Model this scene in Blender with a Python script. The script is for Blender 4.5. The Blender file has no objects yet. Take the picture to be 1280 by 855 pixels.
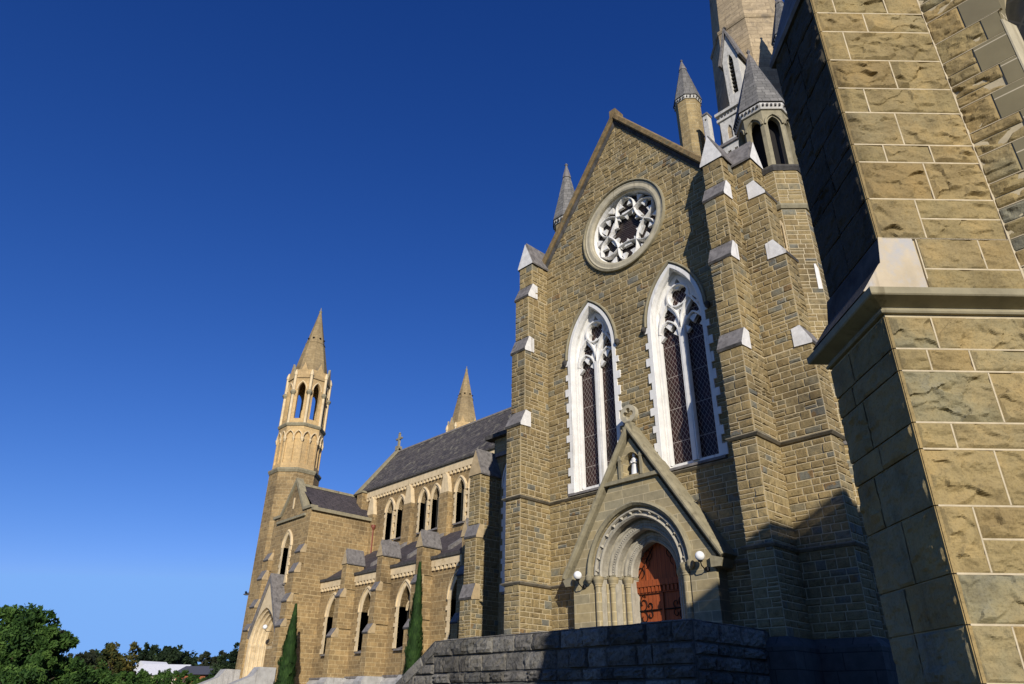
import bpy, math, random
from mathutils import Vector, Matrix, noise
from mathutils.geometry import tessellate_polygon
random.seed(7)
PI = math.pi
sc = bpy.context.scene
COL = sc.collection

# ------------------------------------------------------------------ camera
YAW, PITCH, ROLL, FPX = math.radians(46.7397), math.radians(27.4935), math.radians(0.7288), 878.84
EYE = Vector((0, 0, 1.6))
fwd = Vector((-math.sin(YAW) * math.cos(PITCH), math.cos(YAW) * math.cos(PITCH), math.sin(PITCH)))
rgt = Vector((math.cos(YAW), math.sin(YAW), 0))
upv = rgt.cross(fwd)
r2 = rgt * math.cos(ROLL) + upv * math.sin(ROLL)
u2 = upv * math.cos(ROLL) - rgt * math.sin(ROLL)
cd = bpy.data.cameras.new('camera')
cam = bpy.data.objects.new('camera', cd)
COL.objects.link(cam)
cam.matrix_world = Matrix(((r2.x, u2.x, -fwd.x, EYE.x), (r2.y, u2.y, -fwd.y, EYE.y), (r2.z, u2.z, -fwd.z, EYE.z), (0, 0, 0, 1)))
cd.sensor_width = 36
cd.lens = FPX / 1280 * 36
cd.clip_start = 0.05
cd.clip_end = 5000
sc.camera = cam

# ------------------------------------------------------------------ light
SUN_DIR = Vector((1.43, -1.0, 0.700)).normalized()          # towards the sun
w = bpy.data.worlds.new('World')
sc.world = w
w.use_nodes = True
nt = w.node_tree
nt.nodes.clear()
sky = nt.nodes.new('ShaderNodeTexSky')
sky.sky_type = 'NISHITA'
sky.sun_disc = False
sky.sun_elevation = math.asin(SUN_DIR.z)
sky.sun_rotation = math.atan2(SUN_DIR.x, SUN_DIR.y)
sky.altitude = 250
sky.air_density = 1.0
sky.dust_density = 0.0
sky.ozone_density = 5.0
bg = nt.nodes.new('ShaderNodeBackground')
bg.inputs[1].default_value = 0.085
wo = nt.nodes.new('ShaderNodeOutputWorld')
# the polarised deep blue of the photograph: each channel gets its own contrast
sx_ = nt.nodes.new('ShaderNodeSeparateColor')
cx_ = nt.nodes.new('ShaderNodeCombineColor')
nt.links.new(sky.outputs[0], sx_.inputs[0])
for ch, (g_, k_, mx_) in enumerate(((1.62, .44, 2.5), (1.23, .635, 5.2), (1.0, 1.36, 10.9))):
    pw = nt.nodes.new('ShaderNodeMath'); pw.operation = 'POWER'; pw.inputs[1].default_value = g_
    ml = nt.nodes.new('ShaderNodeMath'); ml.operation = 'MULTIPLY'; ml.inputs[1].default_value = k_
    mn = nt.nodes.new('ShaderNodeMath'); mn.operation = 'MINIMUM'; mn.inputs[1].default_value = mx_
    nt.links.new(sx_.outputs[ch], pw.inputs[0])
    nt.links.new(pw.outputs[0], ml.inputs[0])
    nt.links.new(ml.outputs[0], mn.inputs[0])
    nt.links.new(mn.outputs[0], cx_.inputs[ch])
nt.links.new(cx_.outputs[0], bg.inputs[0])
nt.links.new(bg.outputs[0], wo.inputs[0])
sl = bpy.data.lights.new('sun', 'SUN')
sl.energy = 5.0
sl.angle = math.radians(0.5)
sl.color = (1.0, 0.93, 0.82)
so = bpy.data.objects.new('sun', sl)
COL.objects.link(so)
so.rotation_euler = SUN_DIR.to_track_quat('Z', 'Y').to_euler()
so.location = (30, -20, 40)
vs = sc.view_settings
vs.view_transform = 'Standard'
vs.look = 'None'
vs.exposure = 0.0
vs.gamma = 1
vs.use_curve_mapping = False


# ------------------------------------------------------------------ materials
def newmat(name, rough=0.9):
    m = bpy.data.materials.new(name)
    m.use_nodes = True
    b = m.node_tree.nodes['Principled BSDF']
    b.inputs['Roughness'].default_value = rough
    b.inputs['Specular IOR Level'].default_value = 0.25
    return m, m.node_tree, b


def N(t, typ, **kw):
    n = t.nodes.new(typ)
    for k, v in kw.items():
        if isinstance(k, str) and hasattr(n, k):
            setattr(n, k, v)
    return n


def ramp(t, stops, interp='LINEAR'):
    n = t.nodes.new('ShaderNodeValToRGB')
    n.color_ramp.interpolation = interp
    e = n.color_ramp.elements
    while len(e) < len(stops):
        e.new(0.5)
    for i, (p, c) in enumerate(stops):
        e[i].position = p
        e[i].color = (*c, 1)
    return n


def noise_tex(t, vec, scale, detail=4, rough=0.6):
    n = N(t, 'ShaderNodeTexNoise')
    n.inputs['Scale'].default_value = scale
    n.inputs['Detail'].default_value = detail
    n.inputs['Roughness'].default_value = rough
    if vec is not None:
        t.links.new(vec, n.inputs['Vector'])
    return n


def mathn(t, op, a, b=None, c=None):
    n = N(t, 'ShaderNodeMath', operation=op)
    for i, x in enumerate((a, b, c)):
        if x is None:
            continue
        if isinstance(x, (int, float)):
            n.inputs[i].default_value = x
        else:
            t.links.new(x, n.inputs[i])
    return n.outputs[0]


def mixc(t, fac, a, b, mode='MIX'):
    n = N(t, 'ShaderNodeMix', data_type='RGBA', blend_type=mode)
    if isinstance(fac, (int, float)):
        n.inputs[0].default_value = fac
    else:
        t.links.new(fac, n.inputs[0])
    for i, x in ((6, a), (7, b)):
        if isinstance(x, tuple):
            n.inputs[i].default_value = (*x, 1)
        else:
            t.links.new(x, n.inputs[i])
    return n.outputs[2]


def bump(t, b, h, strength=0.5, dist=0.02):
    n = N(t, 'ShaderNodeBump')
    n.inputs['Strength'].default_value = strength
    n.inputs['Distance'].default_value = dist
    t.links.new(h, n.inputs['Height'])
    t.links.new(n.outputs[0], b.inputs['Normal'])


def wall_uv(t):
    """u along the wall, v = height, for any upright face (object space)."""
    tc = N(t, 'ShaderNodeTexCoord')
    ge = N(t, 'ShaderNodeNewGeometry')
    a = N(t, 'ShaderNodeSeparateXYZ')
    b = N(t, 'ShaderNodeSeparateXYZ')
    t.links.new(tc.outputs['Object'], a.inputs[0])
    t.links.new(ge.outputs['True Normal'], b.inputs[0])
    u = mathn(t, 'SUBTRACT', mathn(t, 'MULTIPLY', a.outputs[1], b.outputs[0]), mathn(t, 'MULTIPLY', a.outputs[0], b.outputs[1]))
    c = N(t, 'ShaderNodeCombineXYZ')
    t.links.new(u, c.inputs[0])
    t.links.new(a.outputs[2], c.inputs[1])
    return tc.outputs['Object'], u, a.outputs[2], c.outputs[0]


STONE = [(0.0, (.285, .215, .105)), (.25, (.37, .28, .135)), (.5, (.32, .25, .125)), (.7, (.39, .305, .155)), (.84, (.27, .23, .14)),
         (.92, (.245, .235, .18)), (.97, (.205, .205, .175)), (1.0, (.27, .18, .085))]


def mat_blocks(name, stops, nscale=6.0, bstr=.6, bdist=.02, dirt=.35, fine=45., mul=1.0, drift=.5):
    m, t, b = newmat(name)
    at = N(t, 'ShaderNodeAttribute', attribute_name='tint')
    stops = [(p, tuple(x * mul for x in c)) for p, c in stops]
    r = ramp(t, stops, 'LINEAR')
    tc = N(t, 'ShaderNodeTexCoord')
    n0 = noise_tex(t, tc.outputs['Object'], 1.6, 5, .65)
    t.links.new(mathn(t, 'ADD', at.outputs['Fac'], mathn(t, 'MULTIPLY', mathn(t, 'SUBTRACT', n0.outputs[0], .5), drift)), r.inputs[0])
    n1 = noise_tex(t, tc.outputs['Object'], nscale, 6, .65)
    n2 = noise_tex(t, tc.outputs['Object'], fine, 5, .7)
    n3 = noise_tex(t, tc.outputs['Object'], .35, 4, .6)
    k = ramp(t, [(.25, (.62, .60, .57)), (.5, (1, 1, 1)), (.75, (1.28, 1.2, 1.08))])
    t.links.new(n1.outputs[0], k.inputs[0])
    c = mixc(t, 1.0, r.outputs[0], k.outputs[0], 'MULTIPLY')
    k2 = ramp(t, [(.30, (.55, .54, .54)), (.42, (.86, .85, .84)), (.62, (1.08, 1.06, 1.0))])
    t.links.new(n3.outputs[0], k2.inputs[0])
    c = mixc(t, 1.0, c, k2.outputs[0], 'MULTIPLY')
    mp = N(t, 'ShaderNodeMapping')
    mp.inputs['Scale'].default_value = (2.6, 2.6, .16)
    t.links.new(tc.outputs['Object'], mp.inputs[0])
    n6 = noise_tex(t, mp.outputs[0], 1.0, 5, .7)
    k6 = ramp(t, [(.30, (.60, .59, .58)), (.43, (1, 1, 1))])
    t.links.new(n6.outputs[0], k6.inputs[0])
    c = mixc(t, 1.0, c, k6.outputs[0], 'MULTIPLY')
    k3 = ramp(t, [(.3, (1 - dirt,) * 3), (.52, (1, 1, 1))])
    t.links.new(n2.outputs[0], k3.inputs[0])
    c = mixc(t, 1.0, c, k3.outputs[0], 'MULTIPLY')
    t.links.new(c, b.inputs['Base Color'])
    h = mathn(t, 'ADD', mathn(t, 'MULTIPLY', n1.outputs[0], 1.2), mathn(t, 'MULTIPLY', n2.outputs[0], .5))
    bump(t, b, h, bstr, bdist)
    return m


def mat_plain(name, col, rough=.85, var=.15, nscale=5., bstr=.25, bdist=.01, stain=None, fine=40.):
    m, t, b = newmat(name, rough)
    tc = N(t, 'ShaderNodeTexCoord')
    n1 = noise_tex(t, tc.outputs['Object'], nscale, 6, .65)
    n2 = noise_tex(t, tc.outputs['Object'], fine, 4, .6)
    lo = tuple(max(0, x * (1 - 2 * var)) for x in col)
    hi = tuple(x * (1 + var) for x in col)
    r = ramp(t, [(.3, lo), (.7, hi)])
    t.links.new(n1.outputs[0], r.inputs[0])
    c = r.outputs[0]
    if stain:
        n3 = noise_tex(t, tc.outputs['Object'], stain[1], 6, .7)
        s = ramp(t, [(stain[2], (0, 0, 0)), (stain[2] + .12, (1, 1, 1))])
        t.links.new(n3.outputs[0], s.inputs[0])
        c = mixc(t, s.outputs[0], c, stain[0])
        mp = N(t, 'ShaderNodeMapping')
        mp.inputs['Scale'].default_value = (5.5, 5.5, .35)
        t.links.new(tc.outputs['Object'], mp.inputs[0])
        n6 = noise_tex(t, mp.outputs[0], 1.0, 5, .7)
        k6 = ramp(t, [(.30, (.62, .60, .57)), (.44, (1, 1, 1))])
        t.links.new(n6.outputs[0], k6.inputs[0])
        c = mixc(t, 1.0, c, k6.outputs[0], 'MULTIPLY')
    t.links.new(c, b.inputs['Base Color'])
    bump(t, b, mathn(t, 'ADD', n1.outputs[0], mathn(t, 'MULTIPLY', n2.outputs[0], .5)), bstr, bdist)
    return m


def mat_brick(name, c1, c2, mortar, bw, bh, mw=.012, bstr=.7, bdist=.03, warp=.0, var=.35, msm=.1, patch=None):
    m, t, b = newmat(name)
    pos, u, v, uv = wall_uv(t)
    vec = uv
    if warp:
        # uneven course heights: bend the height coordinate with one-dimensional noise
        nv = N(t, 'ShaderNodeTexNoise', noise_dimensions='1D')
        t.links.new(v, nv.inputs['W'])
        nv.inputs['Scale'].default_value = 1.1
        nv.inputs['Detail'].default_value = 2
        v2 = mathn(t, 'ADD', v, mathn(t, 'MULTIPLY', nv.outputs[0], warp))
        c = N(t, 'ShaderNodeCombineXYZ')
        nu = noise_tex(t, uv, 1.3, 1, .5)
        t.links.new(mathn(t, 'ADD', u, mathn(t, 'MULTIPLY', nu.outputs[0], .25)), c.inputs[0])
        t.links.new(v2, c.inputs[1])
        vec = c.outputs[0]
    br = N(t, 'ShaderNodeTexBrick')
    t.links.new(vec, br.inputs['Vector'])
    br.inputs['Scale'].default_value = 1
    br.inputs['Brick Width'].default_value = bw
    br.inputs['Row Height'].default_value = bh
    br.inputs['Mortar Size'].default_value = mw
    br.inputs['Mortar Smooth'].default_value = msm
    br.inputs['Color1'].default_value = (*c1, 1)
    br.inputs['Color2'].default_value = (*c2, 1)
    br.inputs['Mortar'].default_value = (*mortar, 1)
    br.offset_frequency = 2
    br.squash = 1.35
    br.squash_frequency = 3
    n1 = noise_tex(t, pos, 4.5, 6, .65)
    n3 = noise_tex(t, pos, .28, 4, .6)
    k = ramp(t, [(.25, (1 - var,) * 3), (.75, (1 + var * .7,) * 3)])
    t.links.new(n1.outputs[0], k.inputs[0])
    c = mixc(t, 1.0, br.outputs['Color'], k.outputs[0], 'MULTIPLY')
    k2 = ramp(t, [(.30, (.62, .61, .61)), (.42, (.88, .87, .86)), (.62, (1.08, 1.06, 1.0))])
    t.links.new(n3.outputs[0], k2.inputs[0])
    c = mixc(t, 1.0, c, k2.outputs[0], 'MULTIPLY')
    if patch:
        n4 = noise_tex(t, pos, patch[1], 6, .7)
        s = ramp(t, [(patch[2], (0, 0, 0)), (patch[2] + .1, (1, 1, 1))])
        t.links.new(n4.outputs[0], s.inputs[0])
        c = mixc(t, s.outputs[0], c, patch[0])
    t.links.new(c, b.inputs['Base Color'])
    n5 = noise_tex(t, pos, 14, 4, .6)
    h = mathn(t, 'SUBTRACT', mathn(t, 'ADD', mathn(t, 'MULTIPLY', n5.outputs[0], .7), n1.outputs[0]), mathn(t, 'MULTIPLY', br.outputs['Fac'], .8))
    bump(t, b, h, bstr, bdist)
    return m


def mat_glass(name, lead=(.30, .26, .23), px=.16, py=.26, lw=.07, base=(.022, .010, .009), rough=.25):
    """dark leaded church glass behind a diamond wire guard"""
    m, t, b = newmat(name, rough)
    pos, u, v, uv = wall_uv(t)
    a1 = mathn(t, 'ADD', mathn(t, 'DIVIDE', u, px), mathn(t, 'DIVIDE', v, py))
    a2 = mathn(t, 'SUBTRACT', mathn(t, 'DIVIDE', u, px), mathn(t, 'DIVIDE', v, py))
    l1 = mathn(t, 'LESS_THAN', mathn(t, 'FRACT', a1), lw)
    l2 = mathn(t, 'LESS_THAN', mathn(t, 'FRACT', a2), lw)
    l3 = mathn(t, 'LESS_THAN', mathn(t, 'FRACT', mathn(t, 'DIVIDE', v, 1.25)), .018)
    f = mathn(t, 'MAXIMUM', mathn(t, 'MAXIMUM', l1, l2), l3)
    n1 = noise_tex(t, pos, 3, 3)
    r = ramp(t, [(.35, base), (.7, (base[0] * 1.9, base[1] * 1.6, base[2] * 1.5))])
    t.links.new(n1.outputs[0], r.inputs[0])
    t.links.new(mixc(t, f, r.outputs[0], lead), b.inputs['Base Color'])
    rr = mathn(t, 'ADD', mathn(t, 'MULTIPLY', f, .5), rough)
    t.links.new(rr, b.inputs['Roughness'])
    return m


def mat_simple(name, col, rough=.6, metal=0.0):
    m, t, b = newmat(name, rough)
    b.inputs['Metallic'].default_value = metal
    tc = N(t, 'ShaderNodeTexCoord')
    n1 = noise_tex(t, tc.outputs['Object'], 9, 5)
    r = ramp(t, [(.3, tuple(x * .8 for x in col)), (.7, tuple(min(1, x * 1.12) for x in col))])
    t.links.new(n1.outputs[0], r.inputs[0])
    t.links.new(r.outputs[0], b.inputs['Base Color'])
    return m


def mat_leaf(name, a, b_, c_, trans=.25):
    m, t, b = newmat(name, .75)
    at = N(t, 'ShaderNodeAttribute', attribute_name='tint')
    r = ramp(t, [(0, a), (.5, b_), (1, c_)])
    t.links.new(at.outputs['Fac'], r.inputs[0])
    t.links.new(r.outputs[0], b.inputs['Base Color'])
    tr = N(t, 'ShaderNodeBsdfTranslucent')
    t.links.new(r.outputs[0], tr.inputs[0])
    mx = N(t, 'ShaderNodeMixShader')
    mx.inputs[0].default_value = trans
    t.links.new(b.outputs[0], mx.inputs[1])
    t.links.new(tr.outputs[0], mx.inputs[2])
    t.links.new(mx.outputs[0], t.nodes['Material Output'].inputs[0])
    return m


M = {}
M['block'] = mat_blocks('rubble sandstone', STONE, 7., .85, .026, .42, 45., .86)
M['near'] = mat_blocks('rock faced sandstone', [(0, (.29, .215, .098)), (.3, (.34, .26, .125)), (.55, (.30, .24, .118)), (.78, (.33, .255, .125)), (.93, (.265, .235, .14)), (1, (.22, .215, .165))], 3.4, .8, .012, .34, 60., .88)
M['crust_shade'] = mat_blocks('crusted sandstone with deepened shade', [(0, (.050, .045, .034)), (.6, (.075, .065, .045)), (1, (.060, .058, .050))], 3.4, .9, .014, .5, 40., 1.0)  # black crust, its darkness also deepens the shade on the pier's upper end
M['granite'] = mat_blocks('weathered grey stone', [(0, (.10, .096, .086)), (.4, (.17, .162, .145)), (.7, (.25, .24, .215)), (1, (.07, .07, .066))], 3.2, 1.0, .04, .7, 14.)
M['mortar'] = mat_plain('lime mortar', (.50, .42, .27), .95, .12)
M['pointing'] = mat_plain('ribbon pointing', (.52, .44, .30), .95, .12, 9., .5, .004)
M['dark_mortar'] = mat_plain('dark mortar', (.10, .098, .092), .95, .2)
M['wall'] = mat_brick('coursed sandstone', (.37, .28, .14), (.27, .205, .105), (.44, .37, .23), .52, .24, .014, .8, .035, .5)
M['wall_far'] = mat_brick('coursed sandstone mellow', (.37, .26, .125), (.24, .17, .085), (.46, .35, .19), .55, .27, .022, .8, .035, .5)
M['ashlar'] = mat_brick('dressed sandstone', (.40, .32, .17), (.30, .265, .175), (.52, .44, .28), .85, .30, .012, .3, .010, 0, .22)
M['near_ashlar'] = mat_brick('smooth olive sandstone', (.215, .185, .11), (.20, .175, .112), (.52, .46, .34), 3.0, .30, .006, .2, .004, 0, .12)
M['tower'] = mat_brick('pale spire sandstone', (.46, .365, .235), (.35, .275, .175), (.26, .20, .13), 1.1, .42, .020, .5, .02, 0, .32, patch=((.20, .16, .11), .7, .56))
M['white'] = mat_plain('white limestone', (.75, .735, .695), .8, .07, 2.5, .3, .008, ((.50, .48, .43), 1.7, .66))
M['arch'] = mat_plain('grey cream arch stone', (.41, .375, .295), .85, .14, 4., .35, .012, ((.26, .25, .22), 2.6, .62))
M['ring'] = mat_plain('pale ring stone', (.46, .41, .29), .85, .12, 3., .3, .01, ((.24, .21, .15), 1.8, .62))
M['cheek'] = mat_plain('pale weathering stone', (.72, .70, .66), .85, .10, 5., .35, .012, ((.42, .40, .37), 3.5, .62))
M['oldwhite'] = mat_plain('stained white stone', (.56, .54, .49), .9, .12, 3., .35, .012, ((.16, .155, .15), 2.6, .58))
M['cream'] = mat_plain('cream dressed stone', (.68, .54, .33), .85, .10, 2.5, .25, .01, ((.46, .34, .18), 1.1, .60))
M['creamwall'] = mat_brick('cream turret stone', (.56, .40, .20), (.48, .34, .165), (.40, .29, .16), .7, .33, .01, .3, .01, 0, .25)
M['olive'] = mat_plain('olive trim stone', (.29, .255, .165), .85, .14, 3.5, .3, .01, ((.10, .092, .07), 2.2, .60))
M['lichen'] = mat_plain('lichened coping', (.22, .155, .075), .95, .25, 4., .6, .03, ((.12, .11, .07), 3.0, .52))
M['drip'] = mat_plain('weathered coping', (.075, .07, .065), .9, .3, 4., .5, .02)
M['weather'] = mat_plain('grimy weathering slab', (.20, .185, .175), .85, .22, 4.5, .4, .015, ((.085, .08, .08), 3.2, .56))
M['slate'] = mat_brick('roof slate', (.125, .112, .108), (.072, .066, .070), (.022, .022, .024), .40, .26, .016, .7, .03, 0, .5, .1, ((.185, .17, .13), 1.6, .54))
M['slate_dark'] = mat_brick('dark slate', (.085, .072, .078), (.062, .054, .06), (.022, .022, .024), .34, .21, .012, .5, .02, 0, .3)
M['spireslate'] = mat_brick('grey spirelet slate', (.225, .218, .208), (.15, .147, .14), (.07, .07, .068), .30, .22, .010, .5, .015, 0, .30, .1, ((.12, .115, .11), 1.3, .58))
M['lead'] = mat_plain('lead ridge', (.24, .215, .19), .7, .2, 3., .2)
M['glass'] = mat_glass('leaded glass with diamond guard')
M['roseglass'] = mat_glass('rose glass', (.06, .055, .05), .12, .12, .14, (.016, .010, .008))
M['farglass'] = mat_glass('far church glass', (.03, .03, .028), .3, .45, .07, (.022, .024, .022), .15)
M['dark'] = mat_simple('dark of louvres and interior shade', (.016, .014, .013), .9)
M['iron'] = mat_simple('wrought iron', (.012, .011, .012), .5, .6)
M['red_pipe'] = mat_simple('red painted downpipe', (.19, .055, .035), .5)
M['granite_plain'] = mat_plain('pale granite', (.42, .41, .39), .85, .15, 2., .4, .02, ((.22, .21, .2), 1.5, .6))
M['string'] = mat_plain('weathered string stone', (.23, .20, .145), .9, .2, 4., .4, .012, ((.11, .10, .085), 2.4, .55))
M['plinth'] = mat_brick('dark grey plinth stone', (.115, .112, .105), (.085, .084, .08), (.05, .05, .048), .95, .42, .014, .6, .02, 0, .3)
M['brick_red'] = mat_simple('red brick', (.30, .10, .05), .9)
M['iron_roof'] = mat_simple('white iron roofing', (.72, .72, .72), .55)
M['tin_dark'] = mat_simple('dark iron roofing', (.09, .09, .10), .6)
M['housewall'] = mat_simple('cream render', (.55, .47, .38), .9)
M['bark'] = mat_plain('bark', (.09, .07, .05), .95, .3, 3., .8, .03)
M['bird'] = mat_simple('grey feathers', (.08, .08, .09), .8)
M['leaf_elm'] = mat_leaf('elm leaves', (.014, .040, .008), (.045, .100, .018), (.095, .170, .032))
M['leaf_gum'] = mat_leaf('gum leaves', (.014, .020, .010), (.032, .040, .020), (.060, .068, .034))
M['leaf_yellow'] = mat_leaf('flowering leaves', (.020, .032, .008), (.050, .062, .016), (.15, .115, .022))
M['leaf_dark'] = mat_leaf('dark evergreen leaves', (.006, .014, .006), (.016, .032, .012), (.036, .060, .022))
M['leaf_cypress'] = mat_leaf('cypress foliage', (.008, .020, .005), (.024, .058, .012), (.055, .11, .022), .15)

M['creamspire'] = mat_brick('cream spirelet stone', (.33, .25, .135), (.27, .20, .105), (.20, .155, .09), .6, .30, .01, .3, .01, 0, .3, patch=((.17, .14, .10), 1.0, .58))
M['cheek_far'] = mat_plain('tan weathering stone', (.46, .35, .20), .9, .15, 3., .3, .01)
M['sidestone'] = mat_plain('pale sandstone side block', (.50, .42, .30), .9, .10, 2.2, .3, .008, ((.40, .39, .38), 1.6, .50))

# wood of the doors: vertical boards
m, t, b = newmat('red oiled door boards', .5)
pos, u_, v_, uv_ = wall_uv(t)
fr_ = mathn(t, 'FRACT', mathn(t, 'DIVIDE', u_, .16))
gap = mathn(t, 'LESS_THAN', fr_, .07)
mp = N(t, 'ShaderNodeMapping')
mp.inputs['Scale'].default_value = (6, 6, .5)
t.links.new(pos, mp.inputs[0])
wn = noise_tex(t, mp.outputs[0], 3, 6, .6)
rr_ = ramp(t, [(.3, (.24, .055, .016)), (.7, (.37, .092, .028))])
t.links.new(wn.outputs[0], rr_.inputs[0])
t.links.new(mixc(t, gap, rr_.outputs[0], (.08, .02, .008)), b.inputs['Base Color'])
bump(t, b, mathn(t, 'SUBTRACT', wn.outputs[0], gap), .4, .01)
M['door'] = m

# globe of the lamps: opal glass
m, t, b = newmat('opal glass', .25)
b.inputs['Base Color'].default_value = (.82, .82, .80, 1)
M['opal'] = m

# ground
m, t, b = newmat('dry grass and gravel')
tc = N(t, 'ShaderNodeTexCoord')
n1 = noise_tex(t, tc.outputs['Object'], .25, 6)
n2 = noise_tex(t, tc.outputs['Object'], 9, 5)
r = ramp(t, [(.35, (.045, .065, .02)), (.6, (.11, .10, .05)), (.75, (.17, .145, .10))])
t.links.new(n1.outputs[0], r.inputs[0])
k = ramp(t, [(.3, (.7, .7, .7)), (.7, (1.2, 1.2, 1.2))])
t.links.new(n2.outputs[0], k.inputs[0])
t.links.new(mixc(t, 1, r.outputs[0], k.outputs[0], 'MULTIPLY'), b.inputs['Base Color'])
bump(t, b, n2.outputs[0], .6, .03)
M['ground'] = m


# ------------------------------------------------------------------ mesh helpers
class Fr:
    """a plane: origin, u, v in the plane, n outwards"""
    def __init__(s, o, u, v, n=None):
        s.o, s.u, s.v = Vector(o), Vector(u).normalized(), Vector(v).normalized()
        s.n = Vector(n).normalized() if n is not None else s.u.cross(s.v)

    def __call__(s, a, b, c=0.0):
        return s.o + s.u * a + s.v * b + s.n * c


def front(x, y, z=0.0):          # plane facing -Y, u = +X
    return Fr((x, y, z), (1, 0, 0), (0, 0, 1), (0, -1, 0))


def east(x, y, z=0.0):           # plane facing +X, u = +Y
    return Fr((x, y, z), (0, 1, 0), (0, 0, 1), (1, 0, 0))


def west(x, y, z=0.0):
    return Fr((x, y, z), (0, -1, 0), (0, 0, 1), (-1, 0, 0))


PLAN = Fr((0, 0, 0), (1, 0, 0), (0, 1, 0), (0, 0, 1))


class MB:
    def __init__(s):
        s.v, s.f, s.m, s.t, s.mats, s.sm = [], [], [], [], [], []

    def mi(s, name):
        if name not in s.mats:
            s.mats.append(name)
        return s.mats.index(name)

    def add(s, pts, faces, mat, tint=.5, smooth=False):
        b = len(s.v)
        s.v.extend([tuple(p) for p in pts])
        i = s.mi(mat)
        for f in faces:
            s.f.append([b + k for k in f])
            s.m.append(i)
            s.t.append(tint)
            s.sm.append(smooth)

    def poly(s, pts, mat, tint=.5):
        s.add(pts, [list(range(len(pts)))], mat, tint)

    def box(s, x0, x1, y0, y1, z0, z1, mat, top=None, tint=.5):
        p = [(x0, y0, z0), (x1, y0, z0), (x1, y1, z0), (x0, y1, z0), (x0, y0, z1), (x1, y0, z1), (x1, y1, z1), (x0, y1, z1)]
        s.add(p, [(0, 3, 2, 1), (0, 1, 5, 4), (1, 2, 6, 5), (2, 3, 7, 6), (3, 0, 4, 7)], mat, tint)
        s.add(p, [(4, 5, 6, 7)], top or mat, tint)

    def fbox(s, fr, u0, u1, v0, v1, w0, w1, mat, tint=.5):
        p = [fr(a, b, c) for c in (w0, w1) for a, b in ((u0, v0), (u1, v0), (u1, v1), (u0, v1))]
        s.add(p, [(3, 2, 1, 0), (4, 5, 6, 7), (0, 1, 5, 4), (1, 2, 6, 5), (2, 3, 7, 6), (3, 0, 4, 7)], mat, tint)

    def prism(s, fr, pts, w0, w1, mat, sides=None, tint=.5):
        """polygon pts (u,v) extruded w0..w1; sides: material or list of one per edge"""
        n = len(pts)
        a = [fr(u, v, w0) for u, v in pts]
        b = [fr(u, v, w1) for u, v in pts]
        s.add(a, [list(range(n))[::-1]], mat, tint)
        s.add(b, [list(range(n))], mat, tint)
        for i in range(n):
            j = (i + 1) % n
            mm = mat if sides is None else (sides if isinstance(sides, str) else (sides[i] or mat))
            s.add([a[i], a[j], b[j], b[i]], [(0, 1, 2, 3)], mm, tint)

    def panel(s, fr, outer, holes, w0, w1, mat, side=None, back=False, smooth=False, tint=.5):
        """flat plate with holes, front at w1, reveals down to w0"""
        loops = [outer] + list(holes)
        flat = [p for l in loops for p in l]
        tris = tessellate_polygon([[Vector((u, v, 0)) for u, v in l] for l in loops])
        fs = []
        for tr in tris:
            a, b, c = (flat[k] for k in tr)
            ar = (b[0] - a[0]) * (c[1] - a[1]) - (b[1] - a[1]) * (c[0] - a[0])
            if abs(ar) < 1e-9:
                continue
            fs.append(tuple(tr) if ar > 0 else tuple(tr)[::-1])
        s.add([fr(u, v, w1) for u, v in flat], fs, mat, tint)
        if back:
            s.add([fr(u, v, w0) for u, v in flat], [f[::-1] for f in fs], mat, tint)
        for l in loops:
            n = len(l)
            pts = [fr(u, v, w1) for u, v in l] + [fr(u, v, w0) for u, v in l]
            s.add(pts, [(i, (i + 1) % n, n + (i + 1) % n, n + i) for i in range(n)], side or mat, tint, smooth)

    def sweep(s, fr, path, prof, mat, closed=False, profclosed=True, smooth=False, tint=.5):
        """profile [(offset to the left of the path, w)] carried along a path in the plane"""
        n, k = len(path), len(prof)
        pts = []
        for i in range(n):
            p = Vector(path[i])
            a = Vector(path[i - 1]) if (i > 0 or closed) else None
            b = Vector(path[(i + 1) % n]) if (i < n - 1 or closed) else None
            d1 = (p - a).normalized() if a is not None else None
            d2 = (b - p).normalized() if b is not None else None
            if d1 is None: d1 = d2
            if d2 is None: d2 = d1
            n1, n2 = Vector((-d1.y, d1.x)), Vector((-d2.y, d2.x))
            q = n1 + n2
            q = q.normalized() if q.length > 1e-6 else n1
            q = q / max(.35, q.dot(n1))
            for o, w_ in prof:
                c = p + q * o
                pts.append(fr(c.x, c.y, w_))
        fs = []
        kk = k if profclosed else k - 1
        for i in range(n if closed else n - 1):
            i2 = (i + 1) % n
            for j in range(kk):
                j2 = (j + 1) % k
                fs.append((i * k + j, i2 * k + j, i2 * k + j2, i * k + j2))
        s.add(pts, fs, mat, tint, smooth)
        if not closed and profclosed:
            s.add(pts[:k], [list(range(k))], mat, tint)
            s.add(pts[-k:], [list(range(k))[::-1]], mat, tint)

    def tube(s, pts, r, mat, n=6, closed=False, tint=.5):
        pts = [Vector(p) for p in pts]
        rs = r if isinstance(r, (list, tuple)) else [r] * len(pts)
        ring = []
        ref = Vector((.31, .17, .93)).normalized()
        for i, p in enumerate(pts):
            a = pts[max(0, i - 1)]
            b = pts[min(len(pts) - 1, i + 1)]
            d = (b - a).normalized()
            x = d.cross(ref)
            if x.length < 1e-3:
                x = d.cross(Vector((1, 0, 0)))
            x.normalize()
            y = d.cross(x)
            for j in range(n):
                th = 2 * PI * j / n
                ring.append(p + (x * math.cos(th) + y * math.sin(th)) * rs[i])
        fs = []
        for i in range(len(pts) - 1):
            for j in range(n):
                fs.append((i * n + j, i * n + (j + 1) % n, (i + 1) * n + (j + 1) % n, (i + 1) * n + j))
        s.add(ring, fs, mat, tint, True)
        s.add(ring[:n], [list(range(n))[::-1]], mat, tint)
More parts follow.
